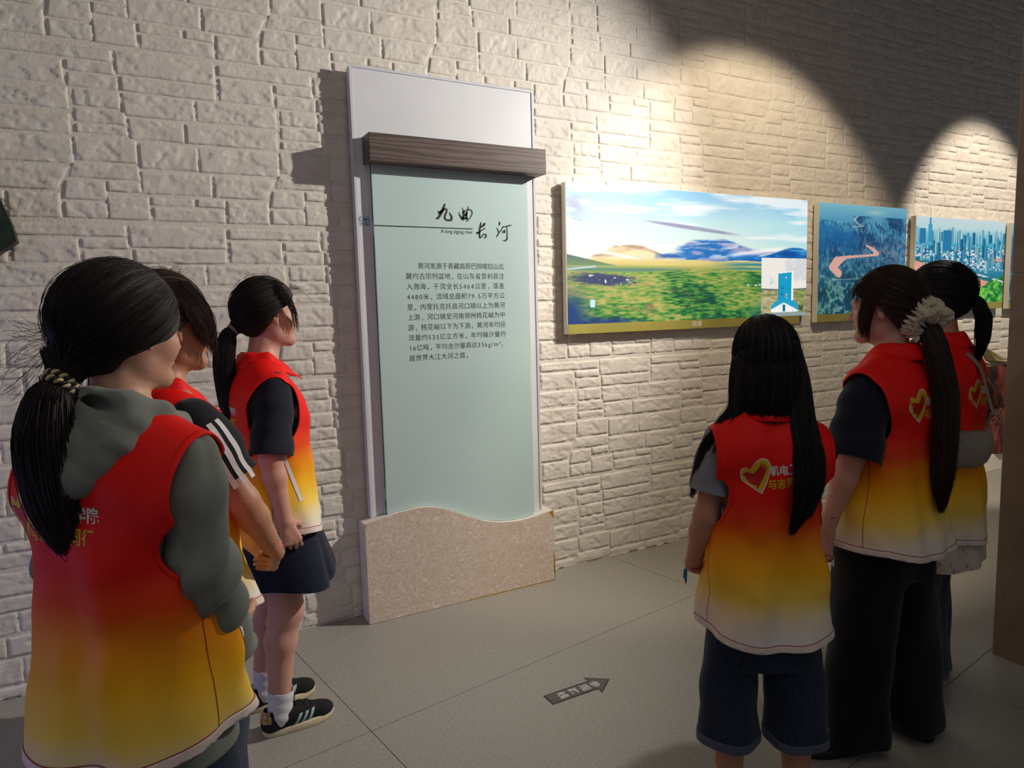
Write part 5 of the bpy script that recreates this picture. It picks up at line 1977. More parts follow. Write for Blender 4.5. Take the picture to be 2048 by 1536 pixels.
def torus_band(root, name, c, axis, R0, r0, mt, lobes=0, amp=0.0, seed=0, squash=1.0, n=64, m=14):
    """ring around an axis, with optional ruffles"""
    ax = nrm(axis); u = nrm(np.cross(ax, [.3, .2, .9])); w = np.cross(ax, u)
    V = []; F = []
    for i in range(n):
        a = 2 * math.pi * i / n
        dr = u * math.cos(a) + w * math.sin(a)
        rr = r0 * (1 + amp * math.sin(lobes * a + seed)); sh = amp * r0 * .8 * math.cos(lobes * a * 1.0 + 1 + seed)
        for j in range(m):
            b = 2 * math.pi * j / m
            V.append(np.array(c) + dr * (R0 + rr * math.cos(b) * squash + abs(sh) * .3) + ax * (rr * math.sin(b) + sh))
    for i in range(n):
        for j in range(m):
            F.append([i * m + j, ((i + 1) % n) * m + j, ((i + 1) % n) * m + (j + 1) % m, i * m + (j + 1) % m])
    return link(name, mesh_np(name, np.array(V), F, mt, True), root)


def curtain(hh, sy, x0, x1, zb0, zb1, n=400, seed=1, r=.0008, drift=.012, ztop=.08, out=0.0):
    """loose straight hair falling beside the face, in the head frame; x0..x1 span, zb0/zb1 lowest ends at x0/x1"""
    rs = np.random.default_rng(seed)
    T = 14
    u = rs.random(n)
    xs = x0 + (x1 - x0) * u
    ze = zb0 + (zb1 - zb0) * u + rs.uniform(0, 1, n) ** 2 * .055
    t = np.linspace(0, 1, T)[None]
    zt_ = rs.uniform(ztop - .01, .118, n)[:, None]
    z = zt_ + (ze[:, None] - zt_) * t
    x = xs[:, None] - .055 * (1 - t) ** 2.2 + drift * t * (.4 + .6 * u[:, None])
    y = np.interp(z, [-.16, -.12, -.09, -.05, 0, .04, .08, .10, .12], [.045, .054, .066, .079, .090, .093, .083, .070, .054]) + out
    y = y * np.sqrt(np.clip(1 - (np.clip(x - .02, 0, 1) / .105) ** 2, .15, 1)) + rs.uniform(-.003, .003, n)[:, None]
    P = np.stack([x, sy * y, z], -1)
    rad = np.full((n, T), r) * np.clip((1 - t) * 4 + .2, 0, 1)
    V, Q = tubes(hh.to(P), rad)
    F = np.concatenate([Q[:, [0, 1, 2]], Q[:, [0, 2, 3]]])
    return [(V, F, np.repeat(rs.uniform(0, 40, (n, 3)), T * 3, 0))]

# ================================================================ the six visitors
M['hoodie'] = cloth_mat('grey_hoodie_fleece', '7d8078', '757870')
M['navy'] = cloth_mat('navy_cotton', '141a2a', '111624')
M['blacktee'] = cloth_mat('black_cotton', '15161a', '121317')
M['greytee'] = cloth_mat('heather_grey_cotton', '8d8f98', '74767e', scale=260)
M['redcoat'] = cloth_mat('red_knit', 'b81c1c', 'a81818')
M['denim_dark'] = cloth_mat('dark_denim', '232f44', '1b2536', scale=160, stretch=(1, 1, .2))
M['denim_blue'] = cloth_mat('blue_denim', '3d4556', '333a4a', scale=160, stretch=(1, 1, .2))
M['denim_hem'] = cloth_mat('faded_hem', '5a6274', '3b4252', scale=300)
M['blackpants'] = cloth_mat('black_trousers', '0d0d10', '0a0a0d')
M['skort'] = cloth_mat('navy_twill', '151c30', '121829')
M['print_shirt'] = cloth_mat('floral_cotton', 'cdbfae', 'b08a80', scale=38, lo=.58, hi=.64)
M['sneaker_upper'] = noise_mat('black_suede', H('17171a'), H('121214'), 60, .9, .2, 300)
M['sneaker_sole'] = noise_mat('cream_rubber', H('d9cba8'), H('cfc09b'), 30, .6)
M['sneaker_lace'] = M['blacktee']
M['plain_upper'] = noise_mat('black_canvas', H('1b1b20'), H('141418'), 60, .8, .2, 300)
M['plain_sole'] = noise_mat('black_rubber', H('16161a'), H('111114'), 30, .6)
M['plain_lace'] = noise_mat('cream_lace', H('cfc4ae'), H('c2b69f'), 60, .8)
M['white_upper'] = noise_mat('white_canvas', H('d2d0cc'), H('c4c2be'), 60, .7)
M['white_sole'] = M['sneaker_sole']; M['white_lace'] = M['pocket']
M['stripe_blue'] = noise_mat('pale_blue_stripe', H('9fb6bd'), H('94abb3'), 60, .7)
M['heel_gold'] = noise_mat('gold_foil', H('c8a870'), H('8a6c40'), 60, .25)
M['sock'] = noise_mat('white_sock', H('d8d4d6'), H('ccc8cb'), 80, .9, .2, 400)
M['hair_black'] = hair_mat('black_hair', '0c0a0b', '171213')
M['hair_brown'] = hair_mat('dark_brown_hair', '1c110d', '452c20')
M['hair_dark'] = hair_mat('soft_black_hair', '120c0d', '2a1a18')
M['tie_grey'] = noise_mat('grey_elastic', H('77707c'), H('6a6470'), 60, .8)
M['cream_cord'] = noise_mat('cream_cord', H('cbb892'), H('a8946c'), 60, .7)
M['black_cord'] = noise_mat('black_cord', H('1c1917'), H('24201d'), 60, .7)
M['scrunchie'] = noise_mat('cream_dotted_gauze', H('cfc3ae'), H('c3b7a2'), 24, .85, .3, 200)
M['red_string'] = noise_mat('red_string', H('9c1f20'), H('7c1618'), 80, .8)
M['bag'] = noise_mat('taupe_leather', H('8f8578'), H('857b6f'), 60, .6, .15, 300)
M['metal'] = mat('gold_metal', H('b9a884'), .3, .5, 1.0)
M['clip'] = mat('hair_clip_metal', H('8d8a80'), .3, .5, 1.0)
M['white_stripe'] = noise_mat('white_sleeve_stripe', H('d4d0d2'), H('cac6c8'), 60, .8)
M['blue_charm'] = noise_mat('blue_charm', H('2f7fb0'), H('2a74a4'), 60, .5)
M['skin2'] = skin_mat('skin_warm', 'b98468')
M['skin3'] = skin_mat('skin_rosy', 'c99583')
for k, h_ in (('v1', .622), ('v2', .77), ('v3', .74), ('v4', .66), ('v5', .70), ('v6', .585)):
    M[k] = vest_mat('gradient_vest_cloth', h_)


def joints(hc, yaw=0.0, pitch=0.0, roll=0.0, arm_l=None, arm_r=None, leg_l=None, leg_r=None, foot_l=0.0, foot_r=0.0):
    al = arm_l or [(0, .146, 1.272), (-.015, .205, 1.04), (.03, .21, .81)]
    ar = arm_r or [(0, -.146, 1.272), (-.015, -.205, 1.04), (.03, -.21, .81)]
    ll = leg_l or [(0, .085, .86), (.01, .09, .46), (-.02, .095, .085)]
    lr = leg_r or [(0, -.085, .86), (.01, -.09, .46), (-.02, -.095, .085)]
    return {'C': np.array(hc, float), 'R': rotz(yaw) @ roty(pitch) @ rotx(roll), 'arm_l': al, 'arm_r': ar, 'leg_l': ll, 'leg_r': lr, 'foot_l': foot_l, 'foot_r': foot_r}


def person(x, y, heading, s, label):
    e = empty('person', (x, y, 0), math.radians(heading))
    e.scale = (s, s, s)
    tag(e, label, 'person')
    return e


RELAX_L = ((.10, -.02, -1), (0, -1, 0.05), (1, 0, .1), .45)
RELAX_R = ((.10, .02, -1), (0, 1, 0.05), (1, 0, .1), .45)
D2R = math.radians

# ---- person 1: nearest, left; grey hooded top, low ponytail with braided cord
p = person(-.030, -1.812, 46, .995, 'girl nearest the camera in grey hooded top under vest, low ponytail with braided cord')
J = joints((.03, .0, 1.517), D2R(-19), .06, 0,
           arm_r=[(-.006, -.142, 1.270), (-.01, -.172, 1.05), (.075, -.150, .885)], arm_l=[(0, .142, 1.270), (.01, .19, 1.05), (.13, .15, .875)])
make_body(p, J, M['skin'], ((.8, -.45, -.35), (0, -.3, 1), (.6, .7, .3), .7), ((.8, .45, -.35), (0, .3, 1), (.6, -.7, .3), .7), .009)
V1 = vest(p, M['v1'], .715, .8, 1, .94, 1.0, 0.0, deep=1.03)
vest_print(p, V1, .180, 1.125)
sleeve(p, 'hoodie_sleeve', M['hoodie'], *J['arm_r'], r0=.059, r1=.047, long_=True, seed=2)
sleeve(p, 'hoodie_sleeve', M['hoodie'], *J['arm_l'], r0=.059, r1=.047, long_=True, seed=5)
shirt_body(p, M['hoodie'], .60 if False else .98, .150)
# lower edge of the hooded top under the vest
F = Field((-.26, -.30, .60), (.26, .30, .80), .007)
F.loft([.62, .68, .78], [0, 0, 0], [0, 0, 0], [.132, .132, .128], [.178, .178, .172], .02, 2.3)
V, Q = F.mesh(1); V, T = clip_mesh(V, Q, lambda P: .668 - P[:, 2] + .02 * P[:, 0]); V, T = clip_mesh(V, T, lambda P: P[:, 2] - .77)
part('hoodie_hem', V, T, M['hoodie'], p, .004, 0)
# hood lying on the shoulders
F = Field((-.24, -.20, 1.14), (.16, .20, 1.46), .005)
ringp = [(.080, .050, 1.290), (.055, .082, 1.325), (-.002, .092, 1.355), (-.050, .066, 1.378), (-.068, 0, 1.386), (-.050, -.066, 1.378), (-.002, -.092, 1.355), (.055, -.082, 1.325), (.080, -.050, 1.290)]
for a, b_ in zip(ringp[:-1], ringp[1:]):
    F.cone(a, b_, .024, .024, .015, flat=((0, 0, 1), 1.0))
F.ell((-.105, 0, 1.300), (.040, .095, .072), roty(.40), .04)
F.cone((-.07, .085, 1.335), (-.125, .02, 1.245), .030, .026, .03)
F.cone((-.07, -.085, 1.335), (-.125, -.02, 1.245), .030, .026, .03)
F.ell((-.080, 0, 1.385), (.022, .055, .020), roty(.6), .010, 's')
F.displace(lambda X, Y, Z: .0045 * np.abs(np.sin(Z * 48 + np.abs(Y) * 34 + 22 * X)) ** .7 + .012 * (vnoise(Y * 22 + Z * 9, Z * 26 + X * 20, 4) - .5))
V, Q = F.mesh(3); part('hood', V, Q, M['hoodie'], p)
leg_tubes(p, 'jeans', M['denim_dark'], J, .80, .088, .100, (.06, .06), 1, h=.010)
for sd, an in (('l', .1), ('r', -.1)):
    A = J['leg_' + sd][2]; shoe(p, A, an, 'white')
hh = HairHead(J['C'], J['R'], r=(.118, .098, .119), c=(-.020, 0, .020), back=.3)
tieH = np.array([-.130, -.012, -.100])
tp = hh.to(tieH[None])[0]
Bk = hh.to(np.array([[-.10, .01, -.055]]))[0]
ex1 = lock([Bk, tp * .5 + Bk * .5, tp], [.052, .034, .020], 260, 3, (1, 1), .0008, endvar=.0)
ex2 = lock([tp, tp + (-.020, .004, -.02), tp + (-.036, .006, -.10), tp + (-.026, .000, -.22), tp + (.004, -.020, -.32), tp + (.030, -.040, -.400)], [.020, .042, .060, .060, .042, .010], 520, 4, (1.0, .8), .0009, up=(0, 1, 0), wob=.004)
w0 = hh.to(np.array([[-.13, .03, .0], [-.12, .05, -.03], [-.135, .02, -.05]])); w1 = w0 + np.array([[-.035, .03, .0], [-.06, .035, -.03], [-.05, .05, -.06]])
ex3 = wisps(w0, w1, 46, 5, .0004, .012)
sl = lock([hh.to(np.array([[.062, -.078, .03]]))[0], hh.to(np.array([[.060, -.083, -.015]]))[0], hh.to(np.array([[.035, -.082, -.055]]))[0], hh.to(np.array([[.0, -.078, -.10]]))[0]], [.012, .011, .006, .002], 60, 6, (1, .5), .0005)
hair_mesh(p, hh, M['hair_dark'], tieH, 'hair', 1300, lambda P: P[:, 0] - np.interp(P[:, 2], [-.2, -.10, -.06, -.045, -.032, -.018, .0, .03, .055, .075, .2], [-.2, -.060, -.045, -.028, .0, .040, .066, .076, .072, .2, .2]), 1, .0007, extra=ex1 + ex2 + ex3)
# braided hair tie: cream and black cords wound together
for mt, ph0 in ((M['cream_cord'], 0), (M['black_cord'], math.pi)):
    for turn in (0, 1):
        c = tp + np.array([.004 - .010 * turn, 0, .004 - .008 * turn])
        ax = nrm(np.array([-.7, .1, -.7])); u = nrm(np.cross(ax, [0, 1, 0])); w = np.cross(ax, u)
        P = []
        for i in range(90):
            a = 2 * math.pi * i / 89
            b_ = a * 11 + ph0
            P.append(c + (u * math.cos(a) + w * math.sin(a)) * (.025 + .0045 * math.cos(b_)) + ax * (.0045 * math.sin(b_)))
        V, Q = tubes(np.array([P]), np.full((1, 90), .0036), 6)
        part('braided_hair_tie', V, Q, mt, p)

# ---- person 2: behind the first; black tee with white sleeve stripes
p = person(.066, -1.362, 16, .993, 'girl between two others at left in black tee with three white sleeve stripes')
J = joints((.02, .0, 1.522), D2R(-4), .02, 0,
           arm_r=[(.004, -.150, 1.285), (.095, -.205, 1.075), (.190, -.160, .905)], arm_l=[(0, .146, 1.270), (.045, .20, 1.06), (.20, .10, .90)])
make_body(p, J, M['skin2'], ((.45, -.75, -.5), (-.5, -.3, .2), (.2, .1, 1), .7), ((.35, .8, -.55), (-.6, .2, .2), (.2, -.1, 1), .6), .0075)
V2 = vest(p, M['v2'], .77, 1.0, 2, .96, 1.0, deep=1.06)
vest_print(p, V2, .115, 1.13)
collar(p, M['v2'])
SV, ST = sleeve(p, 't_shirt_sleeve', M['blacktee'], *J['arm_r'], r0=.070, r1=.068, t_end=.72, seed=2)
sleeve(p, 't_shirt_sleeve', M['blacktee'], *J['arm_l'], r0=.070, r1=.068, t_end=.72, seed=5)
shirt_body(p, M['blacktee'])
S, E = np.array(J['arm_r'][0]), np.array(J['arm_r'][1])
bvh = BVHTree.FromPolygons([tuple(v) for v in SV], [tuple(int(i) for i in f) for f in ST])
ax = nrm(E - S); sd_ = nrm(np.cross(ax, [0, 1, 0])); outw = np.cross(sd_, ax); outw = outw if outw[1] < 0 else -outw
for k in range(3):
    a0 = (-.36 + .36 * k)
    row = []
    for i in range(26):
        t = .02 + .168 * i / 25
        for e_ in (-.10, .10):
            a = a0 + e_ + .15
            dr = outw * math.cos(a) + sd_ * math.sin(a)
            r = bvh.ray_cast(Vector(S + ax * t + dr * .2), Vector(-dr))
            row.append(np.array(r[0]) + dr * .0020 if r[0] is not None else S + ax * t + dr * .072)
    part('sleeve_stripe', np.array(row), [[2 * i, 2 * i + 1, 2 * i + 3, 2 * i + 2] for i in range(25)], M['white_stripe'], p)
leg_tubes(p, 'trousers', M['denim_dark'], J, .82, .088, .10, (.06, .06), 2, h=.010)
for sd, an in (('l', .1), ('r', -.1)):
    shoe(p, J['leg_' + sd][2], an, 'plain')
W = np.array(J['arm_r'][2]); fa_ = nrm(W - np.array(J['arm_r'][1]))
for k in range(2):
    torus_band(p, 'red_string_bracelet', W - fa_ * (.012 + .008 * k), fa_ + np.array([0, 0, .2 * k]), .0275, .0016, M['red_string'], n=40, m=6)
hh = HairHead(J['C'], J['R'], r=(.114, .094, .118), c=(-.018, 0, .020), puff=.4)
tieH = np.array([-.118, .0, -.03])
tp = hh.to(tieH[None])[0]
exs = lock([tp, tp + (-.03, .01, -.03), tp + (-.045, .02, -.12), tp + (-.03, .02, -.24)], [.018, .028, .034, .012], 200, 8)
def hp(*a):
    return hh.to(np.array([a]))[0]
if True:
    exs += curtain(hh, -1, .026, .092, -.030, -.100, 520, 21, r=.0006) + curtain(hh, 1, .030, .092, -.03, -.100, 360, 22, r=.0006)
    exs += curtain(hh, -1, .010, .085, .0, -.05, 260, 23, r=.0006, out=.003)
w0 = np.array([hp(-.06, 0, .125), hp(.0, -.02, .135), hp(-.09, .01, .10)]); exs += wisps(w0, w0 + np.array([[.05, .0, .02], [.04, .02, .014], [-.03, 0, .02]]), 40, 12, .0004, .01)
hair_mesh(p, hh, M['hair_brown'], tieH, 'hair', 1100, lambda P: hairline(P, side=.006, fringe=.050, temple=.068), 2, .0007, fly=.09, extra=exs)
torus_band(p, 'hair_tie', tp, nrm(tp - J['C']), .016, .006, M['black_cord'])

# ---- person 3: beside the wall; navy tee and shorts, long ponytail
p = person(.405, -.735, 0, 1.01, 'girl nearest the wall in navy tee, navy shorts, white socks and black striped sneakers')
J = joints((.028, .0, 1.522), D2R(8), -.02, 0,
           arm_r=[(0, -.146, 1.270), (-.030, -.205, 1.04), (.0, -.215, .825)],
           arm_l=[(0, .146, 1.270), (-.01, .205, 1.04), (.04, .20, .83)],
           leg_r=[(0, -.085, .86), (.010, -.085, .46), (-.035, -.075, .088)], leg_l=[(0, .085, .86), (.0, .10, .46), (-.06, .12, .088)])
make_body(p, J, M['skin3'], RELAX_L, ((.28, -.02, -1), (.0, 1, .05), (1, .1, .3), 1.0), .006)
V3 = vest(p, M['v3'], .745, .85, 3, .97, 1.0, deep=1.08, belly=.0)
vest_print(p, V3, .115, 1.13)
collar(p, M['v3'], spread=1.15)
sleeve(p, 't_shirt_sleeve', M['navy'], *J['arm_r'], r0=.062, r1=.072, t_end=.96, seed=2)
sleeve(p, 't_shirt_sleeve', M['navy'], *J['arm_l'], r0=.070, r1=.074, t_end=.86, seed=5)
shirt_body(p, M['navy'])
# flared shorts
F = Field((-.28, -.34, .48), (.30, .34, .90), .006)
F.loft([.50, .60, .72, .86], [.045, .035, .02, 0], [0] * 4, [.185, .168, .145, .115], [.225, .212, .190, .155], .02, 2.2)
F.displace(lambda X, Y, Z: .010 * np.clip((.86 - Z) * 3, 0, 1) * np.sin(np.arctan2(Y, X) * 5 + 1.0) + .010 * np.exp(-((np.arctan2(Y, X) + .75) / .12) ** 2) * np.clip((.80 - Z) * 5, 0, 1) * -1.6)
V, Q = F.mesh(2)
V, T = clip_mesh(V, Q, lambda P: .555 + .02 * np.sin(np.arctan2(P[:, 1], P[:, 0]) * 3 + 1) + .10 * P[:, 0] - P[:, 2]); V, T = clip_mesh(V, T, lambda P: P[:, 2] - .86)
part('shorts', V, T, M['skort'], p, .003, 0)
for sd, an in (('r', D2R(6)), ('l', D2R(6))):
    A = np.array(J['leg_' + sd][2]); K = np.array(J['leg_' + sd][1])
    shoe(p, A + np.array([.012, 0, 0]), an, 'sneaker', 1.0)
    sock(p, A, K, M['sock'], .075)
hh = HairHead(J['C'], J['R'], r=(.112, .092, .114), c=(-.016, 0, .020), back=.2)
tieH = np.array([-.128, .0, -.050])
tp = hh.to(tieH[None])[0]; Bk = hh.to(np.array([[-.10, 0, -.03]]))[0]
exs = lock([Bk, (Bk + tp) / 2, tp], [.040, .028, .017], 160, 3, endvar=0)
exs += lock([tp, tp + (-.018, .0, -.02), tp + (-.040, -.01, -.10), tp + (-.030, -.02, -.25), tp + (-.004, -.03, -.38), tp + (.024, -.035, -.46)], [.018, .028, .036, .036, .028, .010], 460, 4, (.9, 1.0), .0009, wob=.003)
exs += curtain(hh, -1, .052, .072, -.05, -.085, 60, 21, r=.0006)
exs += wisps([hh.to(np.array([[.085, -.02, .09]]))[0]], [hh.to(np.array([[.115, -.03, .080]]))[0]], 24, 9, .0004, .006)
hair_mesh(p, hh, M['hair_dark'], tieH, 'hair', 1000, lambda P: hairline(P, side=-.004, fringe=.060, temple=.056), 3, .0007, extra=exs)
torus_band(p, 'hair_tie', tp, nrm(tp - Bk), .018, .0055, M['tie_grey'])
a = hh.to(hh.surf(np.array([nrm([-.02, -.38, .92]), nrm([.30, -.40, .86]), nrm([.52, -.42, .74])]), .004))
V, Q = tubes(np.array([a]), np.array([[.0022, .0032, .0028]]), 6); part('hair_clip', V, Q, M['clip'], p)

# ---- person 4: back view, straight long black hair, wide knee-length denim
p = person(1.530, -2.015, 58, .910, 'girl seen from behind with loose waist-long black hair and wide dark denim knee shorts')
J = joints((.025, -.0, 1.515), D2R(2), .10, 0,
           arm_l=[(0, .132, 1.250), (-.02, .184, 1.03), (.07, .205, .84)], arm_r=[(0, -.126, 1.250), (.05, -.128, 1.03), (.15, -.09, .87)],
           leg_l=[(0, .072, .84), (.01, .105, .46), (-.02, .105, .085)], leg_r=[(0, -.072, .84), (.01, -.105, .46), (-.02, -.105, .085)])
J['thigh'] = .068
make_body(p, J, M['skin2'], ((.75, -.55, -.35), (-.3, -.5, .3), (.5, .2, 1), .8), ((.75, .55, -.35), (-.3, .5, .3), (.5, -.2, 1), .8), .008)
V4 = vest(p, M['v4'], .665, 1.2, 4, .86, 1.1, deep=1.00, shoulder_drop=.02, dscale=.9)
vest_print(p, V4, .100, 1.120, tilt=.10)
collar(p, M['v4'])
sleeve(p, 't_shirt_sleeve', M['greytee'], *J['arm_l'], r0=.062, r1=.072, t_end=.66, seed=2)
sleeve(p, 't_shirt_sleeve', M['greytee'], *J['arm_r'], r0=.058, r1=.060, t_end=.60, seed=5)
shirt_body(p, M['greytee'], w=.135, a=.090)
leg_tubes(p, 'denim_shorts', M['denim_dark'], J, .78, .080, .092, (.29, .29), 4, fa=.8, cuff=M['denim_hem'])
for sd, an in (('l', .15), ('r', -.15)):
    A = np.array(J['leg_' + sd][2]); shoe(p, A, an, 'white'); sock(p, A, J['leg_' + sd][1], M['sock'], .09)
b = MB(); W = np.array(J['arm_l'][2]) + np.array([.04, -.004, -.035])
V, Q = tubes(np.array([[W + (0, .012, .02), W + (0, .02, 0), W + (0, .022, -.02), W + (0, .018, -.045)]]), np.array([[.003, .006, .008, .002]]), 6)
part('blue_charm', V, Q, M['blue_charm'], p)
torus_band(p, 'red_string_bracelet', np.array(J['arm_l'][2]) - (.01, 0, -.01), nrm(np.array(J['arm_l'][2]) - np.array(J['arm_l'][1])), .028, .002, M['red_string'], n=40, m=6)
hh = HairHead(J['C'], J['R'], r=(.112, .096, .116), c=(-.014, 0, .016))
hp = lambda *a: hh.to(np.array([a]))[0]
exs = []
rs_ = np.random.default_rng(3)
# sheets of straight hair hanging from the head: a row of overlapping locks round the back
for i in range(9):
    t = i / 8; a = math.pi * (.5 + t)          # left side (+y) -> back -> right side
    c_, s_ = math.cos(a), math.sin(a)
    top = hp(-.014 + .088 * c_, .074 * s_, .03); mid = hp(-.016 + .096 * c_, .082 * s_, -.05)
    bot = np.array([J['C'][0] - .016 + .098 * c_, .082 * s_, 1.325 if 1 < i < 7 else 1.25])
    exs += lock([top, mid, (mid + bot) / 2, bot], [.028, .030, .028, .018], 150, 60 + i, (1.0, .6), .0009, up=(-s_, c_, 0), endvar=.12, wob=.002)
# left lock, over the shoulder and falling outwards
exs += lock([hp(-.01, .076, .02), hp(-.0, .086, -.06), (-.01, .092, 1.365), (-.02, .128, 1.325), (-.022, .180, 1.255), (-.018, .208, 1.17), (-.01, .225, 1.085)], [.026, .030, .026, .024, .024, .022, .006], 420, 81, (1.0, .7), .0009, up=(1, 0, 0), wob=.004)
exs += lock([hp(-.05, .070, .0), hp(-.045, .080, -.07), (-.03, .090, 1.35), (-.040, .120, 1.31), (-.045, .160, 1.25), (-.035, .190, 1.17)], [.026, .028, .026, .022, .018, .006], 240, 82, (1.0, .7), .0009, up=(1, 0, 0), wob=.004)
# right lock down the back
exs += lock([hp(-.03, -.072, .02), hp(-.055, -.080, -.06), (-.095, -.078, 1.33), (-.145, -.080, 1.22), (-.158, -.072, 1.12), (-.158, -.028, 1.015)], [.028, .032, .032, .034, .032, .006], 620, 83, (1.1, .5), .0009, up=(0, 1, 0), wob=.004)
exs += lock([hp(-.02, -.078, .0), hp(-.03, -.086, -.07), (-.070, -.095, 1.33), (-.115, -.108, 1.24), (-.140, -.105, 1.15), (-.150, -.080, 1.06)], [.026, .028, .026, .026, .022, .006], 300, 84, (1.1, .5), .0009, up=(0, 1, 0), wob=.004)
hair_mesh(p, hh, M['hair_black'], None, 'hair', 900, lambda P: hairline(P, low=-.16, side=.03, fringe=.055, temple=.060), 4, .0008, fly=.02, extra=exs)

# ---- person 5: right; navy tee, black trousers, huge cream scrunchie
p = person(2.205, -1.945, 97, .995, 'girl at right in navy tee and wide black trousers with a big cream dotted scrunchie')
J = joints((.028, .012, 1.512), D2R(20), .0, 0,
           arm_l=[(0, .150, 1.265), (.0, .240, 1.04), (.065, .262, .80)], arm_r=[(0, -.146, 1.265), (.02, -.215, 1.05), (.12, -.18, .84)],
           leg_l=[(0, .085, .86), (.02, .105, .46), (.020, .140, .085)], leg_r=[(0, -.085, .86), (-.01, -.10, .46), (-.05, -.11, .085)])
make_body(p, J, M['skin3'], ((.22, -.05, -1), (.0, -1, .0), (1, 0, .25), .55), RELAX_R, .0075)
V5 = vest(p, M['v5'], .715, 1.0, 6, 1.06, .9, deep=1.05)
vest_print(p, V5, .140, 1.15)
collar(p, M['v5'], lift=.008, spread=1.1)
sleeve(p, 't_shirt_sleeve', M['navy'], *J['arm_l'], r0=.070, r1=.088, t_end=1.02, seed=2)
sleeve(p, 't_shirt_sleeve', M['navy'], *J['arm_r'], r0=.066, r1=.078, t_end=1.0, seed=5)
shirt_body(p, M['navy'])
LT = leg_tubes(p, 'trousers', M['blackpants'], J, .82, .112, .100, (.045, .045), 6, fa=1.5)
for sd, an in (('l', 1.05), ('r', -.1)):
    A = np.array(J['leg_' + sd][2]); shoe(p, A, an, 'plain', 1.12)
bvh = BVHTree.FromPolygons([tuple(v) for v in LT[0]], [tuple(int(i) for i in f) for f in LT[1]])
for a_ in (0, 1):
    for c_ in (0, 1):
        P2 = np.array([[0, 0], [.008, 0], [.008, .009], [0, .009]]) + np.array([.085 + a_ * .0105, .640 + c_ * .0115])
        V3, F3 = project(P2, [[0, 1, 2, 3]], bvh, lambda P: np.stack([P[:, 0], np.full(len(P), .6), P[:, 1]], -1), (0, -1, 0), .0035)
        if F3:
            link('white_square_logo', mesh_np('white_square_logo', V3, F3, M['white_stripe'], False), p)
hh = HairHead(J['C'], J['R'], r=(.114, .094, .116), c=(-.018, 0, .020), puff=.2)
hp = lambda *a: hh.to(np.array([a]))[0]
tieH = np.array([-.112, .010, -.038]); tp = hh.to(tieH[None])[0]; Bk = hp(-.10, 0, -.02)
exs = lock([Bk, (Bk + tp) / 2, tp], [.045, .034, .024], 160, 3, endvar=0)
exs += lock([tp, tp + (-.020, -.005, -.02), tp + (-.052, .006, -.10), tp + (-.094, .026, -.24), tp + (-.100, .042, -.40), tp + (-.102, .046, -.51), tp + (-.096, .040, -.615)], [.022, .034, .042, .042, .040, .036, .008], 760, 4, (1.0, .8), .0009, wob=.004, T=22, endvar=.14)
for sy in (1, -1):
    exs += curtain(hh, sy, .030, .066, -.120, -.090, 300, 21 + sy, r=.0006, drift=.002)
    exs += curtain(hh, sy, .030, .086, -.02, .03, 220, 25 + sy, r=.0006, drift=.0, out=.003)
hair_mesh(p, hh, M['hair_brown'], tieH, 'hair', 1000, lambda P: hairline(P, side=-.006, fringe=.055, temple=.066), 5, .0007, fly=.03, extra=exs)
# scrunchie: ruffled gauze ring
axs = nrm([-.75, .25, -.60])
u = nrm(np.cross(axs, [.3, .2, .9])); w = np.cross(axs, u)
Vs = []; Fs = []
nn, mm = 220, 12
for fr, (side, ph_) in enumerate(((-1, 0.0), (0, 2.1), (1, 4.0))):
    n0 = len(Vs)
    for i in range(nn):
        a = 2 * math.pi * i / nn
        dr = u * math.cos(a) + w * math.sin(a); tg = -u * math.sin(a) + w * math.cos(a)
        for j in range(mm):
            v = j / (mm - 1)
            ext = .056 * (1 + .10 * math.sin(3 * a + ph_) + .06 * math.sin(7 * a + 2 * ph_))
            wav = v ** 1.2 * (.015 * math.sin(7 * a + ph_ + .8 * math.sin(3 * a)) + .007 * math.sin(12 * a + 2 * ph_)) * (.6 + .4 * math.sin(2 * a))
            curl = side * (.012 + .030 * math.sin(v * 1.9))
            Vs.append(tp + dr * (.014 + ext * v) + axs * (curl + wav) + tg * (.006 * v * math.sin(11 * a + ph_)))
    for i in range(nn):
        for j in range(mm - 1):
            Fs.append([n0 + i * mm + j, n0 + ((i + 1) % nn) * mm + j, n0 + ((i + 1) % nn) * mm + j + 1, n0 + i * mm + j + 1])
# crumpled gathered core
n0 = len(Vs); na, nb = 160, 36
for i in range(na):
    a = 2 * math.pi * i / na
    dr = u * math.cos(a) + w * math.sin(a)
    for j in range(nb):
        b_ = 2 * math.pi * j / nb
        cx_, cy_ = math.cos(a) * 2.2, math.sin(a) * 2.2
        nz_ = float(fbm(np.array(cx_ * 2 + math.cos(b_) * .9), np.array(cy_ * 2 + math.sin(b_) * .9), 5, 3))
        rg = abs(2 * nz_ - 1) * 2.2
        rr = .036 * (.80 + .55 * (1 - rg) + .08 * math.sin(26 * a + 2 * b_))
        Vs.append(tp + dr * (.030 + rr * math.cos(b_)) + axs * (rr * 1.05 * math.sin(b_)))
for i in range(na):
    for j in range(nb):
        Fs.append([n0 + i * nb + j, n0 + ((i + 1) % na) * nb + j, n0 + ((i + 1) % na) * nb + (j + 1) % nb, n0 + i * nb + (j + 1) % nb])
o = link('scrunchie', mesh_np('scrunchie', np.array(Vs), Fs, M['scrunchie'], True), p)
md = o.modifiers.new('thickness', 'SOLIDIFY'); md.thickness = .0012
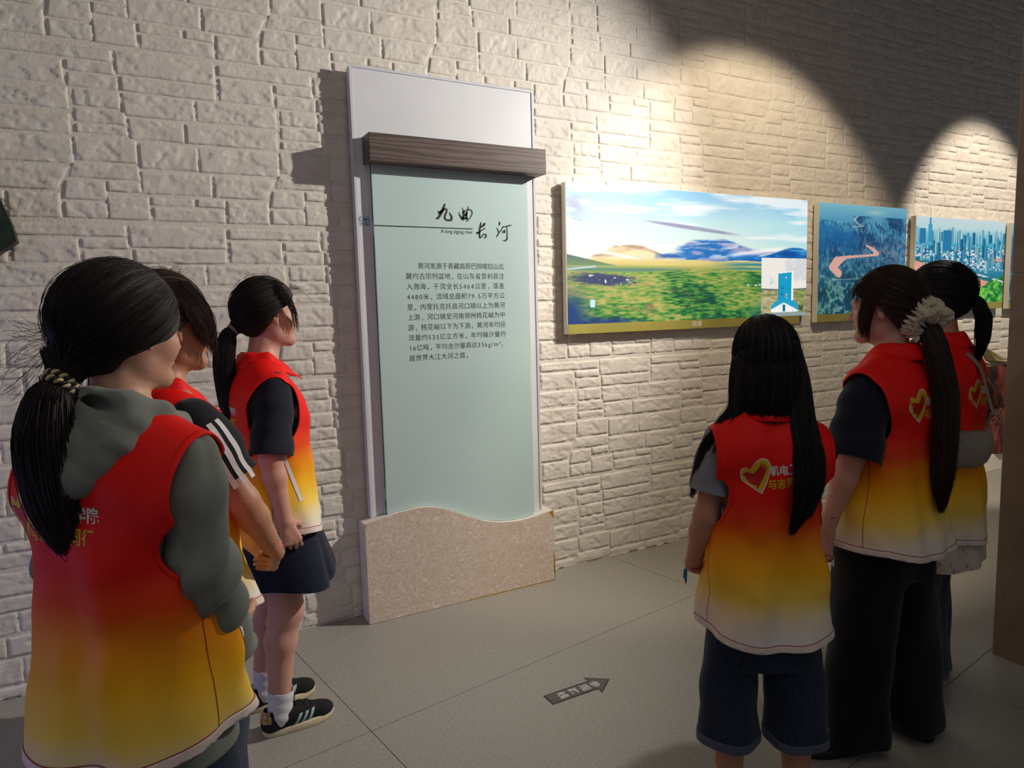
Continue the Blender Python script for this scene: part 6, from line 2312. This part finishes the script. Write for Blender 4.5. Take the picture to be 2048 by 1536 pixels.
# dots on the gauze
dots = []
rs_ = np.random.default_rng(11)
fa_ = [Fs[int(i)] for i in rs_.integers(0, len(Fs), 60)]
Va = np.array(Vs); dv = []; df = []
for f in fa_:
    c_ = Va[f].mean(0); nn_ = nrm(np.cross(Va[f[1]] - Va[f[0]], Va[f[3]] - Va[f[0]]))
    e1_ = nrm(Va[f[1]] - Va[f[0]]); e2_ = np.cross(nn_, e1_)
    for sg in (1, -1):
        n0 = len(dv)
        for k in range(7):
            a = 2 * math.pi * k / 7
            dv.append(c_ + nn_ * sg * .0012 + (e1_ * math.cos(a) + e2_ * math.sin(a)) * .0019)
        df.append([n0 + k for k in range(7)])
o = link('scrunchie_dots', mesh_np('scrunchie_dots', np.array(dv), df, M['black_cord'], False), p); o['kind'] = 'stuff'
# small stud in the left ear
P_ = hp(.002, .083, -.034)
V, Q = tubes(np.array([[P_ - (0, 0, .003), P_, P_ + (0, 0, .003)]]), np.array([[.001, .003, .001]]), 6); part('ear_stud', V, Q, M['black_cord'], p)

# ---- person 6: behind, right; high ponytail, shoulder bag
p = person(2.700, -1.822, 104, 1.01, 'girl at far right behind the scrunchie girl, high ponytail and small taupe shoulder bag')
J = joints((.028, .0, 1.520), D2R(10), .02, 0,
           arm_l=[(0, .146, 1.272), (.02, .205, 1.05), (.17, .12, .92)], arm_r=[(0, -.146, 1.272), (-.005, -.205, 1.05), (.06, -.20, .81)],
           leg_l=[(.02, .085, .86), (.05, .09, .46), (.04, .085, .085)], leg_r=[(.02, -.075, .86), (.06, -.075, .46), (.055, -.075, .085)])
make_body(p, J, M['skin2'], ((.6, -.7, .3), (-.3, -.3, .8), (.5, .3, .8), .6), RELAX_R, .0085)
V6 = vest(p, M['v6'], .625, .7, 7, .98, 1.0, deep=1.05)
vest_print(p, V6, .115, 1.115)
collar(p, M['v6'])
sleeve(p, 'sweater_sleeve', M['print_shirt'], *J['arm_l'], r0=.060, r1=.050, long_=True, seed=2)
sleeve(p, 'sweater_sleeve', M['print_shirt'], *J['arm_r'], r0=.060, r1=.050, long_=True, seed=5)
F = Field((-.26, -.30, .44), (.26, .30, .72), .007)
F.loft([.46, .55, .70], [-.01, -.01, 0], [0, 0, 0], [.150, .148, .140], [.205, .202, .195], .02, 2.3)
F.displace(lambda X, Y, Z: .007 * np.sin(np.arctan2(Y, X) * 7))
V, Q = F.mesh(1); V, T = clip_mesh(V, Q, lambda P: .52 - P[:, 2]); V, T = clip_mesh(V, T, lambda P: P[:, 2] - .68)
part('floral_shirt_tail', V, T, M['print_shirt'], p, .003, 0)
shirt_body(p, M['print_shirt'])
leg_tubes(p, 'jeans', M['denim_blue'], J, .80, .088, .106, (.02, .02), 7, cuff=M['denim_hem'], h=.0085)
for sd, an in (('l', .1), ('r', -.1)):
    shoe(p, J['leg_' + sd][2], an, 'plain')
hh = HairHead(J['C'], J['R'], r=(.114, .094, .116), c=(-.018, 0, .020), back=.2)
hp = lambda *a: hh.to(np.array([a]))[0]
tieH = np.array([-.112, .012, -.020]); tp = hp(*tieH); Bk = hp(-.10, 0, -.0)
exs = lock([Bk, (Bk + tp) / 2, tp], [.040, .028, .018], 140, 3, endvar=0)
exs += lock([tp, tp + (-.022, .0, .0), tp + (-.045, .0, -.06), tp + (-.045, .0, -.14), tp + (-.025, .0, -.235)], [.017, .026, .032, .028, .006], 300, 4, (1.0, .8), .0009, wob=.003)
hair_mesh(p, hh, M['hair_black'], tieH, 'hair', 800, lambda P: hairline(P, side=-.004, fringe=.060, temple=.06), 6, .0007, extra=exs)
torus_band(p, 'hair_tie', tp, nrm(tp - Bk), .018, .005, M['black_cord'])

# shoulder bag hanging at her left back, on its strap
bag = empty('shoulder_bag', (2.700, -1.822, 0), D2R(104)); bag.scale = (1.01,) * 3
tag(bag, 'small taupe leather shoulder bag hanging behind the girl at far right', 'bag')
RB = rotz(D2R(-42)); CB = np.array([-.128, .178, .045])
def bt(P):
    return CB + np.array(P, float) @ RB.T
F = Field((-.06, -.20, .82), (.06, .20, 1.08), .0045)
for a, b_ in (((0, -.052, .975), (0, .052, .975)), ((0, -.040, .925), (0, .040, .925))):
    F.cone(a, b_, .050, .050, .04, flat=((1, 0, 0), .5))
V, Q = F.mesh(1); V, T = clip_mesh(V, Q, lambda P: P[:, 2] - .998)
part('bag_body', bt(V), T, M['bag'], bag, .004, 0)
b = MB(); b.box((-.020, -.092, .993), (.020, .092, 1.003)); b.V = [tuple(bt(np.array(v))) for v in b.V]; b.obj('bag_top', M['bag'], bag, bevel=.003)
torus_band(bag, 'round_emblem', bt((-.0285, .030, .965)), RB @ np.array([1, 0, 0]), .0085, .0020, M['black_cord'], n=24, m=6)
torus_band(bag, 'strap_ring', bt((0, -.104, 1.020)), RB @ np.array([1, 0, .2]), .012, .0022, M['metal'], n=24, m=6)
torus_band(bag, 'strap_ring', bt((0, -.105, 1.048)), RB @ np.array([.3, 1, .2]), .010, .0022, M['metal'], n=24, m=6)
e0 = bt((0, -.105, 1.062))
sp = [tuple(e0), (-.170, .065, 1.17), (-.145, .045, 1.26), (-.095, .060, 1.325), (-.015, .085, 1.352), (.06, .085, 1.31), (.13, .09, 1.20), (.17, .12, 1.08)]
PP = np.array(sp); tt = np.linspace(0, len(sp) - 1, 60); PP = np.stack([np.interp(tt, np.arange(len(sp)), PP[:, i]) for i in range(3)], -1)
for _ in range(10):
    PP[1:-1] = (PP[:-2] + 2 * PP[1:-1] + PP[2:]) / 4
SVt = []
for q in PP:
    SVt += [q + np.array([0, .012, -.004]), q - np.array([0, .012, -.004])]
part('bag_strap', np.array(SVt), [[2 * i, 2 * i + 1, 2 * i + 3, 2 * i + 2] for i in range(59)], M['bag'], bag, .004, 0)
